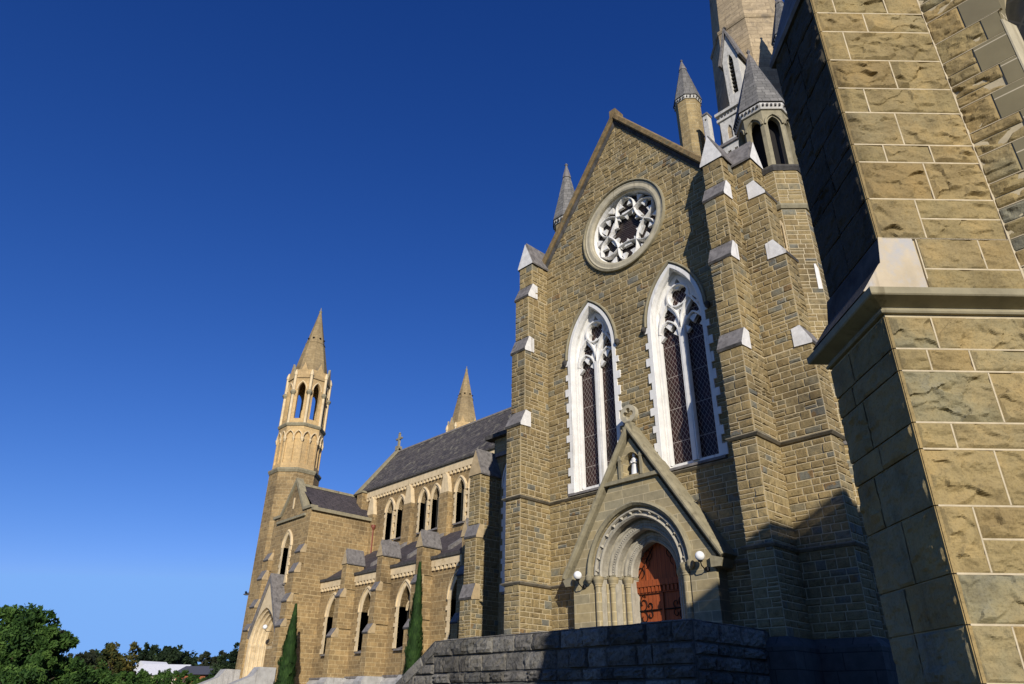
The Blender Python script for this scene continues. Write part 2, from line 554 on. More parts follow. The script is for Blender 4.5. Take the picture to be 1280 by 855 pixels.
        s.add(ring[-n:], [list(range(n))], mat, tint)

    def lathe(s, c, prof, n, mat, rot=0.0, smooth=True, mats=None):
        """prof [(radius, z)] from bottom to top around c"""
        c = Vector(c)
        pts = []
        for r_, z in prof:
            for j in range(n):
                th = rot + 2 * PI * j / n
                pts.append(c + Vector((r_ * math.cos(th), r_ * math.sin(th), z)))
        for i in range(len(prof) - 1):
            fs = [(i * n + j, i * n + (j + 1) % n, (i + 1) * n + (j + 1) % n, (i + 1) * n + j) for j in range(n)]
            base = len(s.v)
            s.add([], [], mat)
            mm = mats[i] if mats else mat
            s.add(pts[i * n:(i + 2) * n], [tuple(k - i * n for k in f) for f in fs], mm, .5, smooth)
        if prof[-1][0] > 1e-3:
            s.add(pts[-n:], [list(range(n))], (mats[-1] if mats else mat))
        if prof[0][0] > 1e-3:
            s.add(pts[:n], [list(range(n))[::-1]], (mats[0] if mats else mat))

    def mesh(s, name, offset=None):
        me = bpy.data.meshes.new(name)
        vv = s.v if offset is None else [(a - offset[0], b - offset[1], c - offset[2]) for a, b, c in s.v]
        me.from_pydata(vv, [], s.f)
        for mn in s.mats:
            me.materials.append(M[mn])
        me.polygons.foreach_set('material_index', s.m)
        me.polygons.foreach_set('use_smooth', s.sm)
        at = me.attributes.new('tint', 'FLOAT', 'FACE')
        at.data.foreach_set('value', s.t)
        me.update()
        return me


def arch(hw, spring, rise, n=10):
    R = (hw * hw + rise * rise) / (2 * hw)
    cx = -hw + R
    th = math.acos(max(-1, min(1, (hw - R) / R)))
    L = [(cx + R * math.cos(PI - (PI - th) * i / n), spring + R * math.sin(PI - (PI - th) * i / n)) for i in range(n + 1)]
    L[-1] = (0.0, spring + rise)
    return L + [(-u, v) for u, v in L[-2::-1]]


def lancet(hw, base, spring, rise, cu=0.0, n=10):
    return [(cu + u, v) for u, v in [(-hw, base)] + arch(hw, spring, rise, n) + [(hw, base)]][::-1]   # counter-clockwise from right foot... closed loop


def arch_half(hw, spring, rise, v):
    if v <= spring:
        return hw
    if v >= spring + rise:
        return 0
    R = (hw * hw + rise * rise) / (2 * hw)
    return max(0, -R + hw + math.sqrt(max(0, R * R - (v - spring) ** 2)))


def circle(cu, cv, r, n=32, a0=0.0):
    return [(cu + r * math.cos(a0 + 2 * PI * i / n), cv + r * math.sin(a0 + 2 * PI * i / n)) for i in range(n)]


def foil(cu, cv, r, k, a0, depth=.42, n=48):
    """outline of a k-foil: round lobes with pointed cusps between"""
    L = []
    for i in range(n):
        a = 2 * PI * i / n
        ph = ((a * k / (2 * PI)) % 1.0) - .5
        rr = r * (1 - depth * (abs(ph) * 2) ** 2.2)
        L.append((cu + rr * math.cos(a + a0 - PI / k), cv + rr * math.sin(a + a0 - PI / k)))
    return L


def clip(poly, conv):
    out = poly
    n = len(conv)
    for i in range(n):
        a, b = conv[i], conv[(i + 1) % n]
        def side(p): return (b[0] - a[0]) * (p[1] - a[1]) - (b[1] - a[1]) * (p[0] - a[0])
        new = []
        for j in range(len(out)):
            p, q = out[j], out[(j + 1) % len(out)]
            sp, sq = side(p), side(q)
            if sp >= -1e-9:
                new.append(p)
            if (sp >= 0) != (sq >= 0) and abs(sp - sq) > 1e-12:
                t_ = sp / (sp - sq)
                new.append((p[0] + (q[0] - p[0]) * t_, p[1] + (q[1] - p[1]) * t_))
        out = new
        if len(out) < 3:
            return []
    return out


def area(p):
    return abs(sum(p[i][0] * p[(i + 1) % len(p)][1] - p[(i + 1) % len(p)][0] * p[i][1] for i in range(len(p)))) / 2


def rtint(R):
    x = R.random()
    return x if x < .8 or R.random() < .5 else x * .8


def masonry(mb, fr, poly, seed, hole=None, h=(.16, .30), l=(.26, .62), joint=.022, proud=(.014, .044), mat='block', sneck=.28, grid=(4, 3), z_shift=0):
    """rock-faced squared rubble: every stone its own raised face with its own tint"""
    R = random.Random(seed)
    u0, u1 = min(p[0] for p in poly), max(p[0] for p in poly)
    v0, v1 = min(p[1] for p in poly), max(p[1] for p in poly)
    v = v0
    nz = noise.noise
    while v < v1 - .02:
        hh = R.uniform(*h)
        if v1 - v - hh < h[0] * .8:
            hh = v1 - v
        if v1 - v - hh < 0:
            hh = v1 - v
        mid = v + hh / 2
        segs = [(u0, u1)]
        if hole:
            for a, b in hole(v, v + hh):
                ns = []
                for s0, s1 in segs:
                    if b <= s0 or a >= s1:
                        ns.append((s0, s1))
                    else:
                        if a > s0: ns.append((s0, a))
                        if b < s1: ns.append((b, s1))
                segs = ns
        for s0, s1 in segs:
            u = s0
            while u < s1 - .02:
                ll = R.uniform(*l)
                if s1 - u - ll < l[0] * .7:
                    ll = s1 - u
                if ll > l[1] * 1.25:
                    ll /= 2
                rects = [(u, u + ll, v, v + hh)]
                if hh > (h[0] + h[1]) / 2 and R.random() < sneck:
                    k = R.uniform(.4, .6)
                    rects = [(u, u + ll, v, v + hh * k), (u, u + ll, v + hh * k, v + hh)]
                for a, b, c, d in rects:
                    j = joint / 2
                    rc = [(a + j, c + j), (b - j, c + j), (b - j, d - j), (a + j, d - j)]
                    if b - a < 3 * joint or d - c < 2 * joint:
                        continue
                    cp = clip(rc, poly)
                    if len(cp) < 3 or area(cp) < .004:
                        continue
                    ti = rtint(R)
                    pr = R.uniform(*proud)
                    if abs(area(cp) - (b - a - 2 * j) * (d - c - 2 * j)) < 1e-6:
                        gu, gv = grid
                        P = [fr(x, y, .0) for x, y in rc]
                        ed = min(.035, (d - c) * .2)
                        tw, th_ = R.uniform(-.4, .4), R.uniform(-.3, .4)
                        for y in range(gv):
                            for x in range(gu):
                                fx, fy = x / (gu - 1), y / (gv - 1)
                                X = a + j + ed * .6 + (b - a - 2 * j - 1.2 * ed) * fx
                                Y = c + j + ed * .6 + (d - c - 2 * j - 1.2 * ed) * fy
                                W = pr * (.75 + tw * (fx - .5) + th_ * (fy - .5)) + R.uniform(-.3, .35) * pr
                                if 0 < x < gu - 1 and 0 < y < gv - 1:
                                    W += pr * .3
                                P.append(fr(X + R.uniform(-.1, .1) * ed, Y + R.uniform(-.1, .1) * ed, max(.006, W)))
                        F = []
                        for y in range(gv - 1):
                            for x in range(gu - 1):
                                k = 4 + y * gu + x
                                F.append((k, k + 1, k + gu + 1, k + gu))
                        bl, br_, tr, tl = 4, 4 + gu - 1, 4 + gu * gv - 1, 4 + gu * (gv - 1)
                        F.append([0, 1] + [4 + x for x in range(gu - 1, -1, -1)])
                        F.append([1, 2] + [4 + y * gu + gu - 1 for y in range(gv - 1, -1, -1)])
                        F.append([2, 3] + [tl + x for x in range(gu)])
                        F.append([3, 0] + [4 + y * gu for y in range(gv)])
                        mb.add(P, F, mat, ti)
                    else:
                        cx = sum(p[0] for p in cp) / len(cp)
                        cy = sum(p[1] for p in cp) / len(cp)
                        n = len(cp)
                        P = [fr(x, y, 0) for x, y in cp] + [fr(x + (cx - x) * .16, y + (cy - y) * .16, pr * R.uniform(.5, 1.0)) for x, y in cp] + [fr(cx, cy, pr)]
                        F = [(i, (i + 1) % n, n + (i + 1) % n, n + i) for i in range(n)] + [(n + i, n + (i + 1) % n, 2 * n) for i in range(n)]
                        mb.add(P, F, mat, ti)
                u += ll
        v += hh


LOC = {}


def root(name, label, cat, loc, group=None):
    o = bpy.data.objects.new(name, None)
    COL.objects.link(o)
    o.location = loc
    o.empty_display_size = .3
    o['label'] = label
    o['category'] = cat
    if group:
        o['group'] = group
    LOC[o.name] = Vector(loc)
    return o


def part(name, mb, parent, label=None):
    """mesh given in world coordinates, hung under its thing or part"""
    o = bpy.data.objects.new(name, mb.mesh(name))
    COL.objects.link(o)
    o.parent = parent
    if parent.name in LOC:
        o.location = -LOC[parent.name]
    if label:
        o['label'] = label
    return o


def top(name, mb, label=None, cat=None, group=None, kind=None, base=(0, 0, 0)):
    o = bpy.data.objects.new(name, mb.mesh(name, base))
    COL.objects.link(o)
    o.location = base
    if label: o['label'] = label
    if cat: o['category'] = cat
    if group: o['group'] = group
    if kind: o['kind'] = kind
    return o


# ================================================================== THE GROUND
def ground_z(x, y):
    """low by the viewer and round the church, rising to a hill far to the west"""
    d = math.hypot(x, y)
    z = 0.0
    if y > 6:
        z = 1.4 * min(1, (y - 6) / 7.0)
    if x < -70:
        z += 5.0 * min(1, (-70 - x) / 160.0)
    if d > 260:
        z += min(1, (d - 260) / 900) * 6
    return z


mb = MB()
xs = [-3000, -1800, -1000, -600, -380, -260, -200, -160, -130, -110, -95, -85, -78, -70] + list(range(-64, 33, 4)) + [40, 60, 100, 200, 500, 1200, 3000]
ys = [-3000, -1200, -500, -200, -80, -40, -20, -10, -4, 0, 3, 6, 8, 10, 13] + list(range(16, 60, 5)) + [70, 90, 120, 180, 300, 600, 1200, 3000]
P = [(x, y, ground_z(x, y)) for y in ys for x in xs]
nx = len(xs)
mb.add(P, [(j * nx + i, j * nx + i + 1, (j + 1) * nx + i + 1, (j + 1) * nx + i) for j in range(len(ys) - 1) for i in range(nx - 1)], 'ground')
top('ground', mb, kind='structure')

# ================================================================== THE CATHEDRAL
CX = -14.44                     # axis of the transept
F = 20.0                        # its front
cath = root('cathedral', 'large gothic sandstone cathedral with rose window, slate roofs, turrets and spires', 'cathedral', (CX, F, 1.4))
WB = 1.3                        # walls start here

# windows of the front: (centre u) ; measures shared by holes, surrounds and tracery
W_HW, W_BASE, W_SPR, W_RISE = 1.10, 8.92, 14.55, 2.18
W_C = (-2.05, 2.05)
ROSE_V, ROSE_R = 19.85, 1.72
fr0 = front(CX, F)


def facade_holes(v0, v1):
    L = []
    for c in W_C:
        if v1 > W_BASE - .08 and v0 < W_SPR + W_RISE + .25:
            hw = max(arch_half(W_HW, W_SPR, W_RISE, v0), arch_half(W_HW, W_SPR, W_RISE, (v0 + v1) / 2))
            if hw > 0:
                L.append((c - hw - .12, c + hw + .12))
    m = (v0 + v1) / 2
    if abs(m - ROSE_V) < ROSE_R + .30:
        k = math.sqrt((ROSE_R + .30) ** 2 - (m - ROSE_V) ** 2)
        L.append((-k, k))
    if v0 < 10.2:                # the porch covers this
        k = 2.9 if v1 < 5.7 else 2.9 * (10.3 - v1) / 4.6
        if k > .1:
            L.append((-k + .15, k - .15))
    return L


mb = MB()
HWT = 4.52
gable = [(-HWT, WB), (HWT + .75, WB), (HWT + .75, 19.4), (HWT, 19.95), (0, 25.75), (-HWT, 19.95)]
holes = [lancet(W_HW, W_BASE, W_SPR, W_RISE, c) for c in W_C] + [circle(0, ROSE_V, ROSE_R + .03, 40), lancet(1.75, WB + .4, 5.62, 1.9, 0, 8)]
mb.panel(fr0, gable, holes, -.75, 0, 'mortar', 'white')
masonry(mb, fr0, [(-HWT, WB + .1), (HWT, WB + .1), (HWT, 19.9), (0, 25.7), (-HWT, 19.9)], 11, facade_holes)
masonry(mb, fr0, [(HWT, WB + .1), (HWT + .72, WB + .1), (HWT + .72, 19.3), (HWT, 19.3)], 12)
# body of the transept behind the front
mb.box(CX - HWT, CX + HWT + .02, F + .7, 34, WB, 19.6, 'wall')
part('transept_wall', mb, cath)

# coping of the gable
mb = MB()
path = [(-HWT - .12, 19.78), (0, 25.86), (HWT + .12, 19.78)]
mb.sweep(fr0, path, [(0, -.55), (0, .16), (.05, .22), (.22, .22), (.30, .05), (.30, -.55)], 'lichen')
mb.sweep(fr0, path, [(-.16, -.3), (-.16, .05), (-.02, .11), (-.02, -.3)], 'drip')
mb.fbox(fr0, -.17, .17, 26.05, 26.42, -.4, .20, 'lichen')
part('gable_coping', mb, cath)

# transept roof
mb = MB()
for sgn in (-1, 1):
    mb.add([(CX, F + .5, 25.6), (CX, 36, 25.6), (CX + sgn * 4.75, 36, 19.35), (CX + sgn * 4.75, F + .5, 19.35)], [(0, 1, 2, 3)], 'slate')
mb.box(CX - .12, CX + .12, F + .5, 36, 25.55, 25.72, 'lead')
part('transept_roof', mb, cath)


# ---- buttresses
def buttress(mb, o, n, width, stages, cap, seed, back=0.0, mats=('block', 'mortar', 'cheek', 'weather'), rough=True, front_only=False, cheeklen=.55, h=(.16, .30), l=(.24, .5)):
    """o: middle of the root on the wall; n: outward; stages [(depth, z0, z1)...] bottom to top; cap (eave z, apex z)"""
    o = Vector(o)
    n = Vector(n)
    u = Vector((0, 0, 1)).cross(n) * 1.0      # lateral: n x up, so that (u, z, n) is right handed when seen from outside
    hw = width / 2
    fF = Fr(o, u, (0, 0, 1), n)
    fR = Fr(o + u * hw, -n, (0, 0, 1), u)       # right side, horizontal axis runs back to the wall (u = -depth)
    fL = Fr(o - u * hw, n, (0, 0, 1), -u)
    for i, (d, z0, z1) in enumerate(stages):
        core = [(-hw, -back), (hw, -back), (hw, d), (-hw, d)]
        p = Fr(o, u, n, (0, 0, 1))
        ztop = stages[i + 1][1] if i + 1 < len(stages) else (cap[0] if cap else z1)
        mb.prism(p, core, z0 if i == 0 else z0 - .05, z1, mats[1])
        if rough:
            masonry(mb, fF.__class__(fF(0, 0, d), u, (0, 0, 1), n), [(-hw, z0 + .02), (hw, z0 + .02), (hw, z1 - .02), (-hw, z1 - .02)], seed + i, None, h, l, mat=mats[0], grid=(3, 3))
            if not front_only:
                masonry(mb, fR, [(-d, z0 + .02), (back, z0 + .02), (back, z1 - .02), (-d, z1 - .02)], seed + 20 + i, None, h, l, mat=mats[0], grid=(3, 3))
                masonry(mb, fL, [(-back, z0 + .02), (d, z0 + .02), (d, z1 - .02), (-back, z1 - .02)], seed + 40 + i, None, h, l, mat=mats[0], grid=(3, 3))
        if i + 1 < len(stages):
            d2, z2 = stages[i + 1][0], stages[i + 1][1]
            # core behind the weathering
            mb.prism(p, [(-hw, -back), (hw, -back), (hw, d2), (-hw, d2)], z1, z2, mats[1])
            if rough and not front_only:
                masonry(mb, fR, [(-d2 + .02, z1), (back, z1), (back, z2), (-d2 + .02, z2)], seed + 60 + i, None, h, l, mat=mats[0], grid=(3, 3))
                masonry(mb, fL, [(-back, z1), (d2 - .02, z1), (d2 - .02, z2), (-back, z2)], seed + 80 + i, None, h, l, mat=mats[0], grid=(3, 3))
            # sloped weathering with pale cheeks
            fs = Fr(o - u * (hw + .05), n, (0, 0, 1), u)
            prof = [(d2 - .02 - cheeklen * .5, z1 - .0), (d + .05, z1 - .04), (d + .06, z1 + .06), (d2 + .0, z2 + .03), (d2 - .05, z2 + .03), (d2 - .02 - cheeklen * .5, z2 - .02)]
            mb.prism(fs, prof, 0, width + .10, mats[2], [mats[1], 'drip', mats[3], mats[3], mats[2], mats[2]])
    if cap:
        d = stages[-1][0]
        ez, az = cap
        fc = Fr(o, u, (0, 0, 1), n)
        tri = [(-hw - .07, ez), (hw + .07, ez), (hw + .07, ez + .07), (0, az), (-hw - .07, ez + .07)]
        mb.prism(fc, tri, -back - .05, d + .06, mats[2], ['drip', mats[3], mats[3], mats[3], mats[3]])
        mb.prism(fc, [(0, az + .11), (-hw - .13, ez + .03), (-hw - .10, ez - .03), (0, az + .0), (hw + .10, ez - .03), (hw + .13, ez + .03)], -back, d - .02, 'weather', 'weather')


A_ST = [(1.63, WB, 11.66), (1.40, 12.30, 15.08), (1.20, 15.75, 17.82), (.97, 18.5, 19.62)]
A_CAP = (19.62, 20.86)
mb = MB(); buttress(mb, (-19.35, F, 0), (0, -1, 0), .80, A_ST, A_CAP, 100, back=.3); part('buttress', mb, cath)
mb = MB(); buttress(mb, (-9.56, F, 0), (0, -1, 0), .78, A_ST, A_CAP, 200, back=.3); part('buttress', mb, cath)
B_ST = [(1.60, WB, 11.66), (1.37, 12.30, 15.08), (1.06, 15.72, 17.78), (.78, 18.45, 19.5)]
mb = MB(); buttress(mb, (-9.2, 20.14, 0), (1, 0, 0), .78, B_ST, (19.5, 20.55), 300, back=.3); part('buttress', mb, cath)

# string courses round the whole transept front
mb = MB()
plan = [(-18.97, 23.5), (-19.76, 21.2), (-19.76, 18.36), (-18.94, 18.36), (-18.94, 20.0), (-9.96, 20.0), (-9.96, 18.36), (-9.16, 18.36), (-9.16, 19.74), (-7.59, 19.74), (-7.59, 20.55), (-8.0, 20.6)]
for z, hgt, out, paths in ((8.68, .14, .12, [plan]), (5.54, .14, .11, [plan[:5] + [(-16.9, 20.0)], [(-12.0, 20.0)] + plan[5:]]), (2.35, .22, .16, [plan[:5] + [(-16.9, 20.0)], [(-12.0, 20.0)] + plan[5:]])):
  for pth in paths:
    mb.sweep(PLAN, pth, [(.02, z - .0), (-.05, z), (-out, z + hgt * .45), (-out, z + hgt * .62), (.02, z + hgt * .95)], 'string')
part('string_course', mb, cath)
mb = MB()
pl_ = [(-11.5, 20.0)] + plan[6:]
mb.sweep(PLAN, pl_, [(.02, WB), (-.24, WB), (-.24, 3.05), (-.20, 3.12), (-.02, 3.30), (.02, 3.30)], 'plinth')
part('plinth', mb, cath)


# ---- tall two-light windows of the front
def quoins(mb, fr, c, hw, base, spring, wide, mat, proud=.07, hgt=.33, w0=-.05):
    v, k = base, 0
    while v < spring - .05:
        e = wide * (1.05 if (k * 7 + int(c * 3)) % 3 == 0 else .9) if k % 2 == 0 else wide * .5
        h1 = min(hgt * (1.2, .9, 1.0, 1.15, .8)[k % 5], spring - v)
        for s in (-1, 1):
            a, b = sorted((c + s * hw, c + s * (hw + e)))
            mb.fbox(fr, a, b, v + .004, v + h1 - .004, w0, proud, mat)
        v += h1
        k += 1


for wi, c in enumerate(W_C):
    mb = MB()
    # surround: flat white band, chamfered into the opening in three steps
    p0 = [(c + u, v) for u, v in [(-W_HW, W_BASE)] + arch(W_HW, W_SPR, W_RISE, 12) + [(W_HW, W_BASE)]]
    mb.sweep(fr0, p0, [(.0, -.1), (-.02, .05), (.0, .075), (.14, .075), (.14, -.02)], 'white')
    mb.sweep(fr0, p0, [(.0, -.35), (-.05, -.20), (-.06, -.12), (-.025, .03), (0, .03)], 'white')
    mb.sweep(fr0, p0, [(.0, -.75), (-.07, -.75), (-.09, -.36), (-.06, -.27), (0, -.27)], 'white')
    quoins(mb, fr0, c, W_HW, W_BASE, W_SPR, .31, 'white', .078)
    # hood mould with stops
    ph = [(c + u, v) for u, v in arch(W_HW + .24, W_SPR + .05, W_RISE + .22, 12)]
    mb.sweep(fr0, ph, [(-.05, .0), (-.05, .08), (-.02, .13), (.03, .12), (.05, .0)], 'olive')
    for s in (-1, 1):
        x = c + s * (W_HW + .30)
        mb.lathe(fr0(x, W_SPR - .08, .1), [(.03, -.14), (.10, -.05), (.12, .05), (.06, .14)], 8, 'drip')
    # sloping sill
    mb.prism(east(CX + c - W_HW - .25, F), [(-.16, W_BASE - .12), (-.16, W_BASE - .04), (.62, W_BASE + .26), (.62, W_BASE - .12)], 0, 2 * W_HW + .5, 'weather')
    wo_ = part('lancet_window', mb, cath, 'tall white two light window ' + ('at the left' if wi == 0 else 'at the right, partly in shadow') + ' under the rose')
    # tracery plate with its holes
    mb = MB()
    HW = W_HW - .08
    ft = front(CX + c, F)
    outer = lancet(HW + .03, W_BASE + .1, W_SPR, W_RISE - .14)
    lw_ = (HW - .11) / 2
    lights = []
    for s in (-1, 1):
        lights.append(lancet(lw_ - .015, W_BASE + .24, W_SPR - .55, .62, s * (lw_ + .095), 6))
    qf = foil(0, W_SPR + 1.08, .435, 4, PI / 4, .36)
    sp = []
    for s in (-1, 1):
        tear = [(s * .50, W_SPR - .26), (s * .80, W_SPR + .12), (s * .78, W_SPR + .62), (s * .60, W_SPR + .86), (s * .50, W_SPR + .66), (s * .34, W_SPR + .46), (s * .20, W_SPR + .22)]
        sp.append(tear if s > 0 else tear[::-1])
    lo = [(0, W_SPR - .12), (.17, W_SPR + .22), (0, W_SPR + .52), (-.17, W_SPR + .22)]
    tp = [(-.14, W_SPR + 1.60), (.14, W_SPR + 1.60), (0, W_SPR + 1.86)]
    mb.panel(ft, outer, lights + [qf] + sp + [lo, tp], -.50, -.34, 'white')
    # raised roll mouldings on the bars
    for s in (-1, 1):
        pl = [(s * (lw_ + .095) + u, v) for u, v in [(-lw_ + .0, W_BASE + .2)] + arch(lw_ + .0, W_SPR - .55, .72, 8) + [(lw_ - .0, W_BASE + .2)]]
        mb.sweep(ft, pl, [(-.04, -.36), (-.025, -.27), (.025, -.27), (.04, -.36)], 'white')
        # big sub-arch of each half
        pa = [(s * .47 + u, v) for u, v in arch(.47, W_SPR - .3, 1.15, 8)]
        mb.sweep(ft, pa, [(-.05, -.36), (-.02, -.24), (.03, -.24), (.06, -.36)], 'white')
        # cusps
        for cc, vv in ((s * (lw_ + .11) - lw_ * .62, W_SPR - .45), (s * (lw_ + .11) + lw_ * .62, W_SPR - .45)):
            d = -1 if cc < s * (lw_ + .11) else 1
            mb.prism(ft, [(cc + d * .10, vv - .12), (cc + d * .10, vv + .22), (cc - d * .10, vv + .03)][:: 1 if d < 0 else -1], -.48, -.345, 'white')
        for vv in (W_SPR + .05, W_SPR + .55):
            mb.prism(ft, [(s * .86, vv - .10), (s * .86, vv + .10), (s * .62, vv)], -.48, -.31, 'white')
    mb.sweep(ft, circle(0, W_SPR + 1.08, .47, 28), [(-.06, -.36), (-.03, -.24), (.03, -.24), (.06, -.36)], 'white', True)
    mb.fbox(ft, -.065, .065, W_BASE + .2, W_SPR - .3, -.48, -.25, 'white')
    part('tracery', mb, wo_)
    mb = MB()
    g = lancet(HW + .04, W_BASE + .1, W_SPR, W_RISE - .14)
    mb.add([ft(u, v, -.53) for u, v in g], [list(range(len(g)))], 'glass')
    part('glass', mb, wo_)

# ---- rose window
mb = MB()
RC = circle(0, ROSE_V, ROSE_R, 56)[::-1]        # clockwise: left of the path is outside
mb.sweep(fr0, RC, [(.0, -.45), (-.02, .0), (.02, .06), (.10, .085), (.24, .07), (.30, .095), (.36, .06), (.36, -.05)], 'ring', True, smooth=False)
mb.sweep(fr0, RC, [(.36, -.02), (.36, .07), (.385, .15), (.43, .14), (.45, .0)], 'olive', True)
rose = part('rose_window', mb, cath, 'round rose window with white star tracery in the gable')
mb = MB()
mb.sweep(fr0, RC, [(.02, -.5), (-.05, -.5), (-.07, -.30), (-.05, -.20), (-.02, -.12), (.0, -.08), (.02, -.08)], 'white', True)
RO = ROSE_R - .08
RN = RO / math.sqrt(3)


def arcpts(p, q, bulge, n=7):
    """points from p to q bowed to the left by bulge (share of the length)"""
    p, q = Vector(p), Vector(q)
    d = q - p
    nn = Vector((-d.y, d.x))
    return [tuple(p + d * (i / n) + nn * bulge * math.sin(PI * i / n)) for i in range(n + 1)]


def pol(r_, deg):
    return (r_ * math.cos(math.radians(deg)), ROSE_V + r_ * math.sin(math.radians(deg)))


BAR = [(-.050, -.40), (-.042, -.26), (-.012, -.16), (.012, -.16), (.042, -.26), (.050, -.40)]
for k in range(6):
    a = 90 + 60 * k
    # one thread from tip to tip: outwards by the tips, outwards again over the middle opening
    t1 = arcpts(pol(RO, a), pol(RN, a - 30), .20)
    t2 = arcpts(pol(RN, a - 30), pol(RN, a - 90), -.10)
    t3 = arcpts(pol(RN, a - 90), pol(RO, a - 120), .20)
    mb.sweep(fr0, t1 + t2[1:] + t3[1:], BAR, 'white', False, True)
for k in range(6):
    a = 90 + 60 * k
    # cusps in the tips, the middle and the spandrels
    for s in (-1, 1):
        q = Vector(pol(RN * 1.28, a + s * 17)); e = Vector(pol(RN * 1.25, a + s * 4.5)); f2 = Vector(pol(RN * 1.55, a + s * 10))
        tri = [tuple(q), tuple(f2), tuple(e)]
        mb.prism(fr0, tri if s > 0 else tri[::-1], -.38, -.24, 'white')
    q1, q2, e = pol(RN * .96, a + 13), pol(RN * .96, a - 13), pol(RN * .55, a)
    mb.prism(fr0, [q1, e, q2][::-1], -.38, -.24, 'white')
    b = a + 30
    q1, q2, e = pol(RO * .98, b + 6), pol(RO * .98, b - 6), pol(RO * .80, b)
    mb.prism(fr0, [q1, e, q2][::-1], -.38, -.24, 'white')
    q1, q2, e = pol(RN * 1.0, b + 8), pol(RN * 1.0, b - 8), pol(RN * .70, b)
    mb.prism(fr0, [q1, e, q2][::-1], -.38, -.24, 'white')
part('tracery', mb, rose)
mb = MB()
g = circle(0, ROSE_V, ROSE_R, 40)
mb.add([fr0(u, v, -.42) for u, v in g], [list(range(40))], 'roseglass')
part('glass', mb, rose)

# ---- corner stair turret with open belfry and slate cone
TC = Vector((-8.42, 21.62, 0))
OCT = PI / 8


def octa_band(mb, c, r, z0, z1, mat, rough_seed=None):
    c = Vector(c)
    mb.lathe((c.x, c.y, 0), [(r, z0), (r, z1)], 8, 'mortar' if rough_seed else mat, OCT, False)
    if rough_seed:
        ap = r * math.cos(PI / 8)
        hw = r * math.sin(PI / 8)
        for j in range(8):
            a = j * PI / 4
            nn = Vector((math.cos(a), math.sin(a), 0))
            if nn.dot(Vector((.73, -.68, 0))) < -.45:
                continue
            uu = Vector((0, 0, 1)).cross(nn)
            masonry(mb, Fr((c.x + nn.x * ap, c.y + nn.y * ap, 0), uu, (0, 0, 1), nn), [(-hw, z0), (hw, z0), (hw, z1), (-hw, z1)], rough_seed + j, None, (.16, .28), (.26, .5), proud=(.008, .022), grid=(3, 3), mat=mat)


def octa_open(mb, c, r, z0, z1, hw_o, base, spring, rise, mat, thick=.22, hood=None):
    c = Vector(c)
    ap, hw = r * math.cos(PI / 8), r * math.sin(PI / 8)
    for j in range(8):
        a = j * PI / 4
        nn = Vector((math.cos(a), math.sin(a), 0))
        uu = Vector((0, 0, 1)).cross(nn)
        f_ = Fr((c.x + nn.x * ap, c.y + nn.y * ap, 0), uu, (0, 0, 1), nn)
        mb.panel(f_, [(-hw, z0), (hw, z0), (hw, z1), (-hw, z1)], [lancet(hw_o, base, spring, rise, 0, 6)], -thick, 0, mat, back=True)
        if hood:
            mb.sweep(f_, arch(hw_o + .06, spring, rise + .06, 6), [(0, 0), (0, .07), (.07, .07), (.09, 0)], hood)


def octa_ring(mb, c, r, z, h_, out, mat):
    mb.lathe((c[0], c[1], 0), [(r - .02, z), (r + out * .5, z), (r + out, z + h_ * .5), (r + out, z + h_ * .8), (r - .02, z + h_)], 8, mat, OCT, False)


mb = MB()
octa_band(mb, TC, 1.10, WB, 19.3, 'block', 900)
octa_ring(mb, TC, 1.10, 17.45, .22, .12, 'olive')
octa_ring(mb, TC, 1.10, 8.66, .2, .10, 'weather')
octa_ring(mb, TC, 1.08, 19.2, .28, .13, 'drip')
# dressed slit window beside the buttress and a bright plaque lower down
for a, z0, z1 in ((-PI / 2, 15.6, 17.0), (-PI / 4, 14.1, 15.1)):
    nn = Vector((math.cos(a), math.sin(a), 0)); uu = Vector((0, 0, 1)).cross(nn)
    f_ = Fr(TC + nn * 1.10 * math.cos(PI / 8), uu, (0, 0, 1), nn)
    cu_ = .30 if a < -1 else .31
    mb.panel(f_, [(cu_ - .06, z0), (cu_ + .08, z0), (cu_ + .08, z1 - .2), (cu_ + .02, z1), (cu_ - .04, z1)], [lancet(.035, z0 + .2, z1 - .35, .18, cu_, 4)] if a < -1 else [], -.1, .035, 'cream' if a < -1 else 'cheek')
stair = part('stair_turret', mb, cath)
mb = MB()
octa_open(mb, TC, 1.0, 19.45, 22.35, .235, 19.6, 21.6, .40, 'olive', .2, 'olive')
mb.lathe((TC.x, TC.y, 0), [(.52, 19.4), (.52, 22.4)], 8, 'dark', OCT, False)  # dark core paints the shade inside the open belfry
part('belfry', mb, stair)
mb = MB()
octa_ring(mb, TC, 1.0, 22.34, .32, .14, 'oldwhite')
for j in range(8):
    a = j * PI / 4
    nn = Vector((math.cos(a), math.sin(a), 0)); uu = Vector((0, 0, 1)).cross(nn)
    for k in range(5):
        q = TC + nn * (1.08 * math.cos(PI / 8) + .05) + uu * (-.32 + .16 * k)
        mb.fbox(Fr(q, uu, (0, 0, 1), nn), -.035, .035, 22.44, 22.53, -.05, .035, 'drip')
part('cornice', mb, stair)
mb = MB()
mb.lathe((TC.x, TC.y, 0), [(1.17, 22.66), (1.14, 22.76), (.20, 25.9)], 8, 'spireslate', OCT, False)
mb.lathe((TC.x, TC.y, 0), [(.23, 25.8), (.21, 25.95), (.14, 26.2), (.05, 26.5), (.03, 26.55), (.09, 26.65), (.02, 26.8)], 8, 'weather', OCT, False)
part('spirelet', mb, stair)


